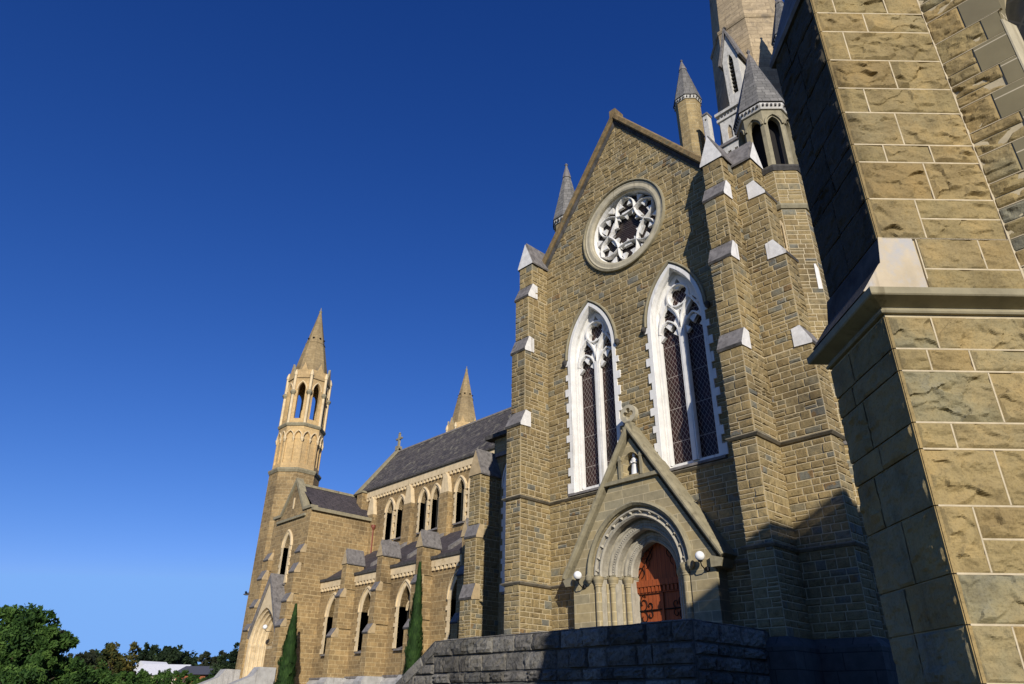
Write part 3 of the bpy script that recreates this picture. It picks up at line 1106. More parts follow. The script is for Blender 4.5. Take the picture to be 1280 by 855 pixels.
# ---- slender slate pinnacle behind the west kneeler and the tower's corner pinnacles
def pinnacle(name, c, z0, ze, zt, r, body, label=None, dent=True):
    mb = MB()
    mb.lathe((c[0], c[1], 0), [(r, z0), (r, ze - .3)], 8, body, OCT, False)
    octa_ring(mb, c, r, ze - .36, .3, .12, 'oldwhite')
    if dent:
        for j in range(24):
            a = 2 * PI * j / 24
            mb.fbox(Fr((c[0] + math.cos(a) * (r + .05), c[1] + math.sin(a) * (r + .05), 0), (-math.sin(a), math.cos(a), 0), (0, 0, 1)), -.04, .04, ze - .3, ze - .18, -.03, .06, 'drip')
    o = part(name, mb, cath, label)
    mb = MB()
    hh = zt - ze
    mb.lathe((c[0], c[1], 0), [(r + .17, ze - .06), (r + .15, ze + .02), (r * .30, ze + hh * .74)], 8, 'spireslate', OCT, False)
    mb.lathe((c[0], c[1], 0), [(r * .36, ze + hh * .73), (r * .32, ze + hh * .77), (.05, ze + hh * .95), (.11, ze + hh * .97), (.02, zt)], 8, 'weather', OCT, False)
    part('spirelet', mb, o)


pinnacle('pinnacle_turret', (-21.05, 24.0), 11, 25.7, 30.0, .74, 'wall')
pinnacle('pinnacle_turret', (-18.2, 34.0), 18, 40.0, 44.4, .86, 'wall')
pinnacle('pinnacle_turret', (-10.6, 34.0), 18, 40.0, 44.4, .86, 'wall')

# ---- crossing tower and spire
SC = Vector((CX, 37.6, 0))
mb = MB()
mb.box(CX - 4.1, CX + 4.1, 33.5, 41.7, 10, 32.6, 'wall')
# pierced balustrade
ff = front(CX, 33.3)
hs = [foil(-3.7 + .46 * k, 33.15, .15, 4, PI / 4, .35, 16) for k in range(17)]
mb.panel(ff, [(-4.1, 32.55), (4.1, 32.55), (4.1, 33.75), (-4.1, 33.75)], hs, -.2, 0, 'oldwhite', back=True)
mb.fbox(ff, -4.2, 4.2, 33.75, 33.95, -.3, .12, 'weather')
mb.fbox(ff, -4.2, 4.2, 32.3, 32.6, -.3, .15, 'oldwhite')
# white parapet blocks by the corner turrets
for s in (-1, 1):
    f_ = front(CX + s * 2.1, 33.0)
    mb.panel(f_, [(-.17, 33.9), (.17, 33.9), (.17, 36.9), (-.17, 36.9)], [circle(0, 36.5, .09, 14)], -.5, 0, 'oldwhite')
    mb.fbox(f_, -.22, .22, 36.9, 37.05, -.55, .06, 'weather')
tow = part('crossing_tower', mb, cath)
mb = MB()
# drum below the lucarne: panels with blind lancets and a dentilled white cornice
mb.box(CX - 1.35, CX + 1.35, 33.5, 37, 33.5, 36.9, 'tower')
f_ = front(CX, 33.45)
mb.panel(f_, [(-1.35, 33.95), (1.35, 33.95), (1.35, 36.0), (-1.35, 36.0)], [lancet(.17, 34.3, 35.0, .45, u) for u in (-.75, 0, .75)], -.25, .02, 'oldwhite')
mb.fbox(f_, -1.5, 1.5, 36.0, 36.2, -.3, .12, 'oldwhite')
mb.fbox(f_, -1.45, 1.45, 36.2, 36.5, -.3, .05, 'oldwhite')
for k in range(12):
    mb.fbox(f_, -1.4 + k * .24, -1.28 + k * .24, 36.24, 36.42, .0, .09, 'drip')
mb.fbox(f_, -1.55, 1.55, 36.5, 36.72, -.3, .2, 'oldwhite')
part('drum', mb, tow)
mb = MB()
mb.lathe((SC.x, SC.y, 0), [(3.55, 32.6), (3.05, 38.5), (2.80, 45.6), (2.80, 45.75), (2.62, 45.85), (.25, 84)], 8, 'tower', OCT, False)
octa_ring(mb, SC, 2.80, 45.5, .35, .10, 'tower')
part('spire', mb, tow)
mb = MB()
f_ = front(CX, 33.65)
mb.panel(f_, [(-.56, 37.0), (.56, 37.0), (.56, 41.1), (0, 43.5), (-.56, 41.1)], [lancet(.20, 37.9, 40.8, .7, 0)], -2.4, 0, 'oldwhite')
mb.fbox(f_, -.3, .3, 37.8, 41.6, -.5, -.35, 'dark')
for k in range(9):
    mb.fbox(f_, -.25, .25, 38.0 + k * .36, 38.08 + k * .36, -.36, -.16, 'drip')
mb.sweep(f_, [(-.68, 40.85), (0, 43.65), (.68, 40.85)], [(0, -2.2), (0, .15), (.16, .15), (.16, -2.2)], 'weather')
mb.lathe(f_(0, 43.7, -.05), [(.06, 0), (.05, .3), (.15, .4), (.04, .6)], 6, 'drip')
part('lucarne', mb, tow)

# ================================================================== PORCH
PY = 19.4
fp = front(CX, PY)
mb = MB()
S0, HW0, RI0 = 5.62, 1.95, 2.12
body = [(-2.85, 1.6), (2.85, 1.6), (2.85, 5.55), (2.9, 5.75), (0, 10.2), (-2.9, 5.75), (-2.85, 5.55)]
niche = lancet(.36, 8.86, 9.25, .42, 0, 5)
tri_l = [(-1.02, 8.86), (-.52, 8.86), (-.52, 9.20), (-.62, 9.15)]
mb.panel(fp, body, [lancet(HW0, 2.0, S0, RI0, 0, 14), niche], -.58, 0, 'ashlar')
mb.fbox(fp, -.4, .4, 8.8, 9.8, -.55, -.45, 'olive')
# the string below the niche and the little posts beside it
mb.fbox(fp, -1.18, 1.18, 8.62, 8.75, -.05, .13, 'olive')
for s in (-1, 1):
    mb.fbox(fp, s * .46 - .05, s * .46 + .05, 8.78, 9.42, 0, .09, 'olive')
    mb.prism(fp, [(s * .46 - .08, 9.42), (s * .46 + .08, 9.42), (s * .46, 9.62)], 0, .10, 'olive')
porch = part('porch', mb, cath)
mb = MB()
path = [(-3.06, 5.62), (0, 10.28), (3.06, 5.62)]
mb.sweep(fp, path, [(.06, -.62), (.06, .09), (.10, .17), (.14, .20), (.20, .20), (.26, .08), (.26, -.62)], 'olive')
for s in (-1, 1):
    mb.prism(fp, [(s * 3.1, 5.4), (s * 2.78, 5.4), (s * 2.78, 5.75), (s * 3.22, 5.62)][:: -1 if s > 0 else 1], -.5, .16, 'olive')
part('gable_coping', mb, porch)
mb = MB()
mb.fbox(fp, -.20, .20, 10.35, 10.62, -.35, .10, 'olive')
mb.fbox(fp, -.12, .12, 10.6, 10.82, -.25, .04, 'olive')
mb.panel(fp, circle(0, 11.12, .35, 24), [foil(0, 11.12, .23, 4, 0, .5, 32)], -.18, 0, 'ring', back=True)
part('cross_finial', mb, porch)

# orders of the doorway, stepping inwards
steps = [(0, .30), (.30, .65), (.65, 1.0)]
for i, (a, b_) in enumerate(steps):
    mb = MB()
    y0 = -.02 - .40 * i
    R0 = (HW0 ** 2 + RI0 ** 2) / (2 * HW0)

    def conc(d):
        hw = HW0 - d
        R = R0 - d
        rise = math.sqrt(max(.01, R * R - (R - hw) ** 2))
        return hw, rise
    h0, r0 = conc(a); h1, r1 = conc(b_)
    matn = 'arch'
    mb.panel(fp, lancet(h0 + .02, 2.0, S0, r0 + .02, 0, 14), [lancet(h1, 2.0 + .01, S0, r1, 0, 14)], y0 - .42, y0 - (.0 if i else .06), 'arch')
    ar = arch(h1, S0, r1, 16)
    mb.sweep(fp, ar, [(-.03, y0 - .30), (-.05, y0 - .04), (.0, y0 + .02), (.05, y0 - .01), (.07, y0 - .05)], matn, smooth=False)
    ar2 = arch((h0 + h1) / 2 + .04, S0, (r0 + r1) / 2 + .04, 16)
    mb.sweep(fp, ar2, [(-.05, y0 - .02), (-.02, y0 + .05), (.03, y0 + .05), (.06, y0 - .02)], matn)
    # carved ornament
    dense = []
    for k in range(len(ar) - 1):
        dense.append(ar[k])
    pts = arch(h1 + (.13 if i == 0 else .08), S0, r1 + (.13 if i == 0 else .08), 14 if i == 0 else 26)
    for k in range(1, len(pts) - 1, 1 if i else 2):
        u, v = pts[k]
        rr = .085 if i == 0 else .028
        q = fp(u, v, y0 - (.02 if i == 0 else -.01))
        for e in range(4):
            th = e * PI / 2 + PI / 4
            a_, b2 = fp.u * math.cos(th) + fp.v * math.sin(th), fp.u * math.cos(th + PI / 2) + fp.v * math.sin(th + PI / 2)
            mb.add([q + a_ * rr, q + b2 * rr, q + fp.n * rr * 1.2], [(0, 1, 2)], matn)
    if i == 0:                       # hood mould over the outer order, ending on carved stops
        mb.sweep(fp, arch(HW0 + .06, S0, RI0 + .06, 16), [(-.04, 0), (-.04, .10), (.04, .17), (.10, .14), (.13, 0)], 'olive')
        for s in (-1, 1):
            mb.lathe(fp(s * (HW0 + .10), S0 - .05, .10), [(.04, -.15), (.12, -.05), (.13, .08), (.05, .17)], 8, 'olive')
    part('arch_order', mb, porch)

for s in (-1, 1):
    for i, (hx, yy) in enumerate(((1.80, -.12), (1.47, -.52), (1.13, -.92))):
        mb = MB()
        b0 = fp(s * (hx - .03), 0, yy + .06)
        mb.lathe((b0.x, b0.y, 0), [(.17, 2.45), (.17, 2.6), (.13, 2.68), (.12, 2.72), (.115, 2.78), (.115, 5.28), (.14, 5.30), (.13, 5.34), (.19, 5.52), (.19, 5.60), (.16, 5.62)], 14, 'cream' if False else 'ashlar')
        part('column', mb, porch)
        # slender beaded shaft in the nook behind
for s in (-1, 1):
    mb = MB()
    for hx, yy in ((1.62, -.36), (1.28, -.76)):
        b0 = fp(s * hx, 0, yy)
        mb.lathe((b0.x, b0.y, 0), [(.05, 2.5), (.05, 5.4)], 8, 'ashlar')
    for i, (a, b_) in enumerate(((.95, 1.30), (1.30, 1.65), (1.65, 2.0))):
        q0 = -.02 - .40 * (2 - i)
        mb.fbox(fp, min(s * (a - .02), s * (b_ + .003 * i)), max(s * (a - .02), s * (b_ + .003 * i)), 5.56, 5.68, q0 - .42, q0 + .05, 'olive')
    part('impost_band', mb, porch)

# double door
mb = MB()
DY = -1.24
hwd, rid = 1.0, 1.3
g = lancet(hwd, 2.4, S0, rid, 0, 10)
mb.add([fp(u, v, DY) for u, v in g], [list(range(len(g)))], 'door')
mb.fbox(fp, -.98, .98, 5.30, 5.50, DY, DY + .14, 'door')
mb.fbox(fp, -.98, .98, 5.08, 5.30, DY, DY + .07, 'door')
for k in range(13):
    mb.fbox(fp, -.97 + k * .155, -.885 + k * .155, 5.12, 5.29, DY + .05, DY + .12, 'door')
mb.fbox(fp, -.04, .04, 2.45, 5.08, DY, DY + .05, 'door')
mb.fbox(fp, -.62, -.56, 5.5, 7.0, DY, DY + .04, 'door')
mb.fbox(fp, .56, .62, 5.5, 7.0, DY, DY + .04, 'door')
door = part('door', mb, porch)


def scroll(mb, f_, u0, v0, s, size, w_, r_=.016):
    """one wrought C-scroll branch"""
    pts = []
    for k in range(15):
        th = k / 14 * 1.75 * PI
        rr = size * (1 - .72 * k / 14)
        pts.append(f_(u0 + size * .2 + rr * .9 * math.sin(th), v0 + s * (size * 1.05 - rr * math.cos(th)), w_))
    mb.tube(pts, r_, 'iron', 5)


for s in (-1, 1):
    for hv in (4.55, 3.2):
        mb = MB()
        w_ = DY + .035
        fx = Fr(fp(s * .97, 0, 0), fp.u * -s, (0, 0, 1), fp.n)
        mb.tube([fx(0, hv, w_), fx(.92, hv, w_)], .025, 'iron', 5)
        for q in (-1, 1):
            scroll(mb, fx, .14, hv, q, .21, w_)
            scroll(mb, fx, .42, hv, q, .14, w_)
            mb.tube([fx(.04, hv, w_), fx(.06, hv + q * .30, w_), fx(.16, hv + q * .50, w_), fx(.30, hv + q * .44, w_)], .015, 'iron', 5)
        part('strap_hinge', mb, door)
    mb = MB()
    fx = Fr(fp(s * .95, 0, 0), fp.u * -s, (0, 0, 1), fp.n)
    w_ = DY + .03
    mb.tube([fx(0, 5.62, w_), fx(.72, 6.6, w_)], .018, 'iron', 5)
    for q, (a, b_) in enumerate(((.15, 5.75), (.38, 6.05), (.5, 6.3))):
        pts = [fx(a + .17 * math.sin(k * .55) * (1 - k / 14), b_ + .02 * k - .15 * math.cos(k * .55) * (1 - k / 14), w_) for k in range(11)]
        mb.tube(pts, .013, 'iron', 5)
    part('strap_hinge', mb, door)

# statue in the niche: robed figure, one continuous mesh
mb = MB()
sp_ = fp(.02, 8.86, -.16)
prof = [(.13, 0), (.13, .05), (.12, .06), (.115, .2), (.10, .36), (.105, .46), (.12, .54), (.10, .60), (.045, .635), (.04, .66), (.058, .69), (.064, .73), (.055, .77), (.02, .80)]
n = 14
pts = []
for r_, z in prof:
    for j in range(n):
        th = 2 * PI * j / n
        fold = 1 + (.10 * math.sin(5 * th + z * 3) if .05 < z < .45 else 0)
        flat = .72 if .3 < z < .62 else .9
        pts.append(sp_ + Vector((r_ * fold * math.cos(th), r_ * fold * flat * math.sin(th), z)))
fs = [(i * n + j, i * n + (j + 1) % n, (i + 1) * n + (j + 1) % n, (i + 1) * n + j) for i in range(len(prof) - 1) for j in range(n)]
mb.add(pts, fs, 'white', .5, True)
for s in (-1, 1):
    mb.tube([sp_ + Vector((s * .10, -.0, .55)), sp_ + Vector((s * .13, -.05, .42)), sp_ + Vector((s * .03, -.12, .45))], [.04, .036, .026], 'white', 7)
mb.fbox(Fr(sp_ - Vector((0, 0, .12)), (1, 0, 0), (0, 0, 1), (0, -1, 0)), -.17, .17, 0, .12, -.15, .15, 'olive')
top('statue', mb, 'small white robed stone figure in the niche above the porch door', 'statue', base=tuple(sp_))

# globe lamps on the porch
for gx, gy, gz, lab in ((-16.78, 19.05, 5.69, 'white globe lamp at the left foot of the porch arch'), (-11.88, 19.05, 5.72, 'white globe lamp at the shaded right foot of the porch arch')):
    o = root('globe_lamp', lab, 'lamp', (gx, 19.4, gz), 'globe lamps on the porch')
    mb = MB(); mb.lathe((gx, gy, gz), [(.145 * math.sin(PI * k / 12), -.145 * math.cos(PI * k / 12)) for k in range(13)], 18, 'opal'); part('globe', mb, o)
    mb = MB()
    mb.tube([(gx, 19.40, gz - .34), (gx, 19.25, gz - .36), (gx, 19.10, gz - .27), (gx, gy, gz - .14)], .018, 'iron', 6)
    mb.lathe((gx, gy, gz), [(.06, -.17), (.075, -.12)], 12, 'iron')
    mb.lathe((gx, 19.40, gz - .34), [(.001, -.09), (.08, -.05), (.08, .05), (.001, .09)], 10, 'iron')
    part('bracket', mb, o)

# ================================================================== TERRACE before the porch
ter = root('stair_terrace', 'weathered grey stone stair terrace with parapet in front of the porch door', 'terrace', (-14.5, 17, 1.0))
TY, TX0, TX1, TZ = 15.0, -19.30, -9.735, 3.50
mb = MB()
ft = front(0, TY)
mb.box(TX0, TX1, TY, TY + .45, .3, TZ - .04, 'dark_mortar')
mb.box(TX1 - .45, TX1, TY + .45, 19.9, .3, TZ - .04, 'dark_mortar')
GH = dict(h=(.28, .34), l=(.40, 1.0), joint=.03, proud=(.05, .13), mat='granite', sneck=0, grid=(7, 5))
masonry(mb, ft, [(TX0, .3), (TX1, .3), (TX1, TZ - .50), (TX0, TZ - .50)], 501, **GH)
masonry(mb, east(TX1, 0), [(TY, .3), (19.9, .3), (19.9, TZ - .50), (TY, TZ - .50)], 502, **GH)
GC = dict(h=(.46, .46), l=(.7, 1.25), joint=.028, proud=(.07, .14), mat='granite', sneck=0, grid=(8, 6))
masonry(mb, ft, [(TX0, TZ - .50), (TX1 + .0, TZ - .50), (TX1, TZ - .04), (TX0, TZ - .04)], 503, **GC)
masonry(mb, east(TX1, 0), [(TY, TZ - .50), (19.9, TZ - .50), (19.9, TZ - .04), (TY, TZ - .04)], 504, **GC)
# rough top of the coping
for x0, x1, y0, y1, sd in ((TX0, TX1, TY - .04, TY + .47, 505), (TX1 - .47, TX1 + .04, TY + .5, 19.9, 506)):
    masonry(mb, Fr((0, 0, TZ - .045), (1, 0, 0), (0, 1, 0), (0, 0, 1)), [(x0, y0), (x1, y0), (x1, y1), (x0, y1)], sd, None, (.5, .5) if sd == 505 else (.8, 1.2), (.7, 1.25) if sd == 505 else (.6, .6), .016, (.025, .045), 'granite', 0, (5, 3))
part('parapet', mb, ter)
mb = MB()
# raking parapet down the steps, towards the west
rk = [(-23.3, .3), (TX0, .3), (TX0, TZ - .04), (-23.3, TZ - .04 - 4.0 * .60)]
mb.prism(ft, rk, -.45, -.01, 'dark_mortar')
masonry(mb, ft, [(-23.3, .3), (TX0, .3), (TX0, TZ - .42), (-23.3, TZ - .42 - 4.0 * .60)], 507, **GH)
L = math.hypot(4.0, 2.4)
dirv = Vector((4.0, 0, 2.4)).normalized()
fk = Fr((-23.3, TY, TZ - .04 - 2.4), dirv, Vector((-dirv.z, 0, dirv.x)), (0, -1, 0))
masonry(mb, fk, [(0, -.34), (L, -.34), (L, 0), (0, 0)], 508, None, (.34, .34), (.7, 1.1), .02, (.05, .09), 'granite', 0, (5, 4))
masonry(mb, Fr((-23.3, TY - .03, TZ - .04 - 2.4), dirv, (0, 1, 0), Vector((-dirv.z, 0, dirv.x))), [(0, 0), (L, 0), (L, .48), (0, .48)], 509, None, (.48, .48), (.7, 1.1), .016, (.02, .045), 'granite', 0, (5, 3))
part('raking_parapet', mb, ter)
mb = MB()
mb.box(TX0, TX1 - .45, TY + .45, PY, .3, 2.46, 'granite_plain')
for k in range(7):
    mb.box(TX0 - .34 * (k + 1), TX0 - .34 * k, TY + .45, PY - .3, .3, 2.46 - .165 * (k + 1), 'granite_plain')
part('steps', mb, ter)

def deepwin(c, f_, hw, base, spring, rise, band, teeth, rev, mat='cream', mull=True, wallmat='wall_far'):
    """window set back in a real recess: the surround stands proud and the glass lies rev behind it"""
    mb = MB()
    p = [(c + u, v) for u, v in [(-hw, base)] + arch(hw, spring, rise, 8) + [(hw, base)]]
    mb.sweep(f_, p, [(0, -rev), (0, .06), (band, .09), (band, -.02)], mat)
    mb.sweep(f_, [(c + u, v) for u, v in arch(hw + band, spring, rise + band, 8)], [(0, .0), (.0, .16), (.09, .14), (.10, 0)], mat)
    quoins(mb, f_, c, hw, base, spring, band + teeth, mat, .10, .3)
    mb.prism(Fr(f_(c - hw - .12, 0, 0), -f_.n, (0, 0, 1), f_.u), [(-.20, base - .14), (-.20, base - .06), (rev, base + .22), (rev, base - .14)], 0, 2 * hw + .24, 'weather')
    o = part('lancet_window', mb, cath)
    mb = MB()
    g = lancet(hw, base, spring, rise, c, 8)
    mb.add([f_(u, v, -rev + .01) for u, v in g], [list(range(len(g)))], 'farglass')
    if mull:
        mb.fbox(f_, c - .08, c + .08, base, spring + .1, -rev + .02, -rev + .16, mat)
        for s in (-1, 1):
            mb.sweep(f_, [(c + s * hw / 2 + u, v) for u, v in arch(hw / 2, spring - .2, .55, 5)], [(-.06, -rev + .02), (-.06, -rev + .15), (.06, -rev + .15), (.06, -rev + .02)], mat)
        mb.sweep(f_, circle(c, spring + .62, .30, 14), [(-.07, -rev + .02), (-.07, -rev + .15), (.07, -rev + .15), (.07, -rev + .02)], mat, True)
    part('glass', mb, o)


# ================================================================== WEST BAY AND NAVE
# bay between transept and nave
mb = MB()
fb = front(0, 23.5)
mb.box(-26.2, CX - HWT - .01, 24.0, 32, WB, 14.1, 'wall')
mb.panel(fb, [(-26.2, WB), (CX - HWT - .01, WB), (CX - HWT - .01, 14.1), (-26.2, 14.1)], [lancet(.85, 6.4, 11.4, 1.6, -24.3, 8)], -.55, 0, 'wall')
mb.fbox(fb, -26.3, -18.97, 13.05, 13.25, 0, .14, 'weather')
part('bay_wall', mb, cath)
mb = MB()
mb.add([(-26.6, 23.25, 14.3), (-18.9, 23.25, 14.3), (-18.9, 32.2, 18.35), (-26.6, 32.2, 18.35)], [(0, 1, 2, 3)], 'slate')
mb.add([(-26.6, 23.25, 14.1), (-26.6, 23.25, 14.3), (-26.6, 32.2, 18.35), (-26.6, 32.2, 14.1)], [(0, 1, 2, 3)], 'wall')
mb.fbox(fb, -26.65, -18.9, 14.08, 14.3, -.2, .3, 'drip')
part('bay_roof', mb, cath)
deepwin(-24.3, fb, .85, 6.4, 11.4, 1.6, .22, .12, .35, 'white')
mb = MB()
buttress(mb, (-26.12, 23.5, 0), (0, -1, 0), .80, [(1.62, WB, 6.0), (1.46, 6.65, 8.8), (1.3, 9.4, 11.9)], (11.9, 13.2), 700, back=.2, mats=('block', 'mortar', 'cheek_far', 'weather'))
part('buttress', mb, cath)
mb = MB()
mb.tube([(-23.0, 23.38, 13.0), (-23.0, 23.38, 1.5)], .06, 'drip', 8)
part('downpipe', mb, cath)

# nave: clerestory
NX0, NX1, CY, AY, RY = -53.2, -19.5, 32.0, 28.0, 35.5
EZ, RZ = 17.95, 22.62
fc = front(0, CY)
mb = MB()
CWIN = (-48.1, -46.6, -43.6, -42.1, -39.2, -37.7)
mb.box(NX0, NX1, CY + .5, 39, WB, EZ - .1, 'wall_far')
mb.panel(fc, [(NX0, WB), (-26.2, WB), (-26.2, EZ - .1), (NX0, EZ - .1)], [lancet(.42, 13.3, 15.6, .85, u, 8) for u in CWIN], -.55, 0, 'wall_far')
# cornice: cream band over a corbel table
mb.fbox(fc, NX0, -26.3, 17.30, 17.86, 0, .16, 'cream')
mb.fbox(fc, NX0 - .1, -26.3, 17.86, 18.02, -.1, .30, 'drip')
k = NX0 + .1
while k < -26.4:
    mb.fbox(fc, k, k + .20, 17.06, 17.30, 0, .15, 'cream')
    k += .42
# strips with gablets between the windows
for u in (-50.6, -45.35, -40.75, -36.2, -31.9):
    mb.fbox(fc, u - .5, u + .5, 11, 15.7, 0, .38, 'wall_far')
    mb.prism(fc, [(u - .5, 15.7), (u + .5, 15.7), (u + .26, 16.9), (u, 17.25), (u - .26, 16.9)], 0, .34, 'cream')
part('clerestory_wall', mb, cath)
for u in CWIN:
    deepwin(u, fc, .42, 13.3, 15.6, .85, .20, .10, .38, 'cream', False)

# nave roof with ridge and west gable coping
mb = MB()
mb.add([(NX0 + .2, CY - .28, EZ), (-18.9, CY - .28, EZ), (-18.9, RY, RZ), (NX0 + .2, RY, RZ)], [(0, 1, 2, 3)], 'slate')
mb.add([(NX0 + .2, 39.3, EZ), (-18.9, 39.3, EZ), (-18.9, RY, RZ), (NX0 + .2, RY, RZ)], [(0, 1, 2, 3)], 'slate')
mb.box(NX0 + .2, -18.9, RY - .10, RY + .10, RZ - .06, RZ + .09, 'lead')
part('nave_roof', mb, cath)
mb = MB()
fw = west(NX0, 0)
mb.prism(fw, [(-39, WB), (-32, WB), (-32, EZ), (-35.5, RZ - .1), (-39, EZ)], -.3, 0, 'wall_far')
mb.sweep(fw, [(-39.4, EZ - .2), (-35.5, RZ + .1), (-31.6, EZ - .2)], [(0, -.4), (0, .1), (.18, .1), (.18, -.4)], 'olive')
part('west_gable', mb, cath)
mb = MB()
cz = RZ + .35
mb.box(NX0 + .0, NX0 + .4, RY - .25, RY + .25, cz - .2, cz + .2, 'olive')
fxx = front(NX0 + .2, RY)
mb.fbox(fxx, -.09, .09, cz + .2, cz + 1.45, -.09, .09, 'olive')
mb.fbox(fxx, -.38, .38, cz + .88, cz + 1.05, -.08, .08, 'olive')
for a_, b_ in ((0, cz + 1.5), (-.40, cz + .965), (.40, cz + .965)):
    mb.lathe(fxx(a_, b_, 0), [(.02, -.12), (.13, 0), (.02, .12)], 8, 'olive')
part('cross_finial', mb, cath)

# south aisle
AX0, AX1 = -50.4, -26.2
fa = front(0, AY)
AWIN = (-48.3, -43.85, -39.4, -34.1, -30.2)
mb = MB()
mb.box(AX0, AX1, AY + .66, CY + .3, WB, 9.6, 'wall_far')
mb.panel(fa, [(AX0, WB), (AX1, WB), (AX1, 9.7), (AX0, 9.7)], [lancet(.62, 4.85, 7.35, 1.25, u, 8) for u in AWIN], -.68, 0, 'wall_far')
mb.fbox(fa, AX0, AX1, 9.40, 9.86, -.4, .14, 'cream')
mb.fbox(fa, AX0, AX1, 9.86, 10.05, -.5, .24, 'drip')
k = AX0 + .1
while k < AX1 - .2:
    mb.fbox(fa, k, k + .19, 9.18, 9.40, 0, .13, 'cream')
    k += .40
mb.prism(east(AX0, AY), [(-.30, WB), (-.30, 2.95), (0, 3.25), (0, WB)], 0, AX1 - AX0, 'granite_plain')
mb.fbox(fa, AX0, AX1, 3.22, 3.34, 0, .10, 'weather')
part('aisle_wall', mb, cath)
for u in AWIN:
    deepwin(u, fa, .62, 4.85, 7.35, 1.25, .28, .14, .62, 'cream')
mb = MB()
mb.add([(AX0, AY - .05, 9.98), (AX1, AY - .05, 9.98), (AX1, CY + .05, 12.75), (AX0, CY + .05, 12.75)], [(0, 1, 2, 3)], 'slate_dark')
for u in (-46.07, -41.62, -37.17, -32.72):
    # sloped stone fillet beside each buttress on the roof
    mb.prism(Fr((u + .8, 0, 0), (0, 1, 0), (0, 0, 1), (1, 0, 0)), [(AY + .8, 10.5), (CY, 12.75), (CY, 12.95), (AY + .8, 10.8)], 0, .35, 'weather')
part('aisle_roof', mb, cath)
for i, u in enumerate((-46.07, -41.62, -37.17, -32.72)):
    mb = MB()
    buttress(mb, (u + .1, AY, 0), (0, -1, 0), .58, [(1.45, WB, 5.75), (1.15, 6.3, 8.35), (.9, 8.9, 10.6)], (10.6, 11.6), 800 + i, back=.55, cheeklen=.35, mats=('wall_far', 'wall_far', 'cheek_far', 'weather'), rough=False)
    mb.prism(Fr((u - .35, AY, 0), (0, -1, 0), (0, 0, 1), (1, 0, 0)), [(0, WB), (1.7, WB), (1.7, 2.95), (1.45, 3.25), (0, 3.25)], 0, .9, 'granite_plain')
    part('buttress', mb, cath)
mb = MB()
mb.tube([(-50.15, 31.8, 12.2), (-50.15, 31.8, 14.5)], .09, 'red_pipe', 8)
mb.lathe((-50.15, 31.8, 14.6), [(.1, -.2), (.2, 0), (.2, .2)], 8, 'red_pipe')
part('downpipe', mb, cath)

# ================================================================== WEST PORCH BLOCK
BX0, BX1, BY = -56.5, -50.4, 26.2
bc = -53.45
fbk = front(0, BY)
mb = MB()
mb.box(BX0 + .004, BX1 - .004, BY + .5, 37, WB, 15.3, 'wall_far')
mb.panel(fbk, [(BX0, WB), (BX1, WB), (BX1, 15.3), (bc + 1.75, 15.3), (bc, 17.75), (bc - 1.75, 15.3), (BX0, 15.3)], [lancet(.48, 9.9, 12.7, 1.0, bc, 8)], -.55, 0, 'wall_far')
mb.fbox(fbk, bc - 2.3, bc + 2.35, 14.78, 14.98, 0, .16, 'olive')
mb.sweep(fbk, [(BX0 - .1, 15.3), (bc - 1.85, 15.3), (bc, 17.9), (bc + 1.85, 15.3), (BX1 + .1, 15.3)], [(0, -.5), (0, .12), (.22, .12), (.22, -.5)], 'olive')
mb.fbox(fbk, bc - .09, bc + .09, 15.7, 16.6, 0, .05, 'cream')
mb.fbox(east(BX1, 0), BY, 32.3, 15.1, 15.36, 0, .22, 'olive')
part('west_block', mb, cath)
deepwin(bc, fbk, .48, 9.9, 12.7, 1.0, .24, .10, .45, 'cream', False)
mb = MB()
for s in (-1, 1):
    mb.add([(bc, BY + .3, 17.75), (bc, 37, 17.75), (bc + s * 3.0, 37, 15.32), (bc + s * 3.0, BY + .3, 15.32)], [(0, 1, 2, 3)], 'slate_dark')
mb.box(bc - .12, bc + .12, BY + .2, 37, 17.7, 17.9, 'olive')
part('block_roof', mb, cath)
mb = MB()
mb.box(-52.5, -51.7, 31.4, 32.0, 16.0, 17.75, 'wall_far', 'drip')
mb.box(-52.6, -51.6, 31.3, 32.1, 17.75, 17.9, 'olive')
part('chimney', mb, cath)
for i, u in enumerate((BX0 + .45, BX1 - .45)):
    mb = MB()
    buttress(mb, (u, BY, 0), (0, -1, 0), .80, [(1.05, WB, 6.6), (.85, 7.1, 8.3), (.62, 8.9, 10.4), (.36, 11.1, 11.9), (.12, 12.5, 12.8)], None, 860, back=.1, cheeklen=.35, mats=('wall_far', 'wall_far', 'cheek_far', 'weather'), rough=False)
    part('buttress', mb, cath)
# deep cream doorway under a gabled canopy
fd = front(bc, 25.3)
mb = MB()
S2 = 5.6
mb.panel(fd, [(-2.35, WB), (2.35, WB), (2.35, 5.6), (0, 10.0), (-2.35, 5.6)], [lancet(1.9, WB + .02, S2, 2.5, 0, 10)], -.9, 0, 'cream', 'cream')
for i in range(4):
    hw = 1.9 - .24 * i
    mb.panel(fd, lancet(hw + .02, WB, S2, 2.5 - .20 * i, 0, 10), [lancet(hw - .24, WB + .01, S2, 2.3 - .20 * i, 0, 10)], -.20 - .22 * i - .24, -.16 - .22 * i, 'cream')
    mb.sweep(fd, arch(hw - .05, S2, 2.5 - .2 * i - .05, 10), [(-.05, -.2 - .22 * i), (0, -.06 - .22 * i), (.06, -.2 - .22 * i)], 'cream')
    for s in (-1, 1):
        q = fd(s * (hw - .05), 0, -.12 - .22 * i)
        mb.lathe((q.x, q.y, 0), [(.08, 3.0), (.08, 5.35), (.13, 5.55), (.13, 5.65)], 8, 'cream')
mb.sweep(fd, [(-2.5, 5.45), (0, 10.12), (2.5, 5.45)], [(0, -1.0), (0, .12), (.22, .12), (.22, -1.0)], 'weather')
wd = part('west_door', mb, cath)
mb = MB()
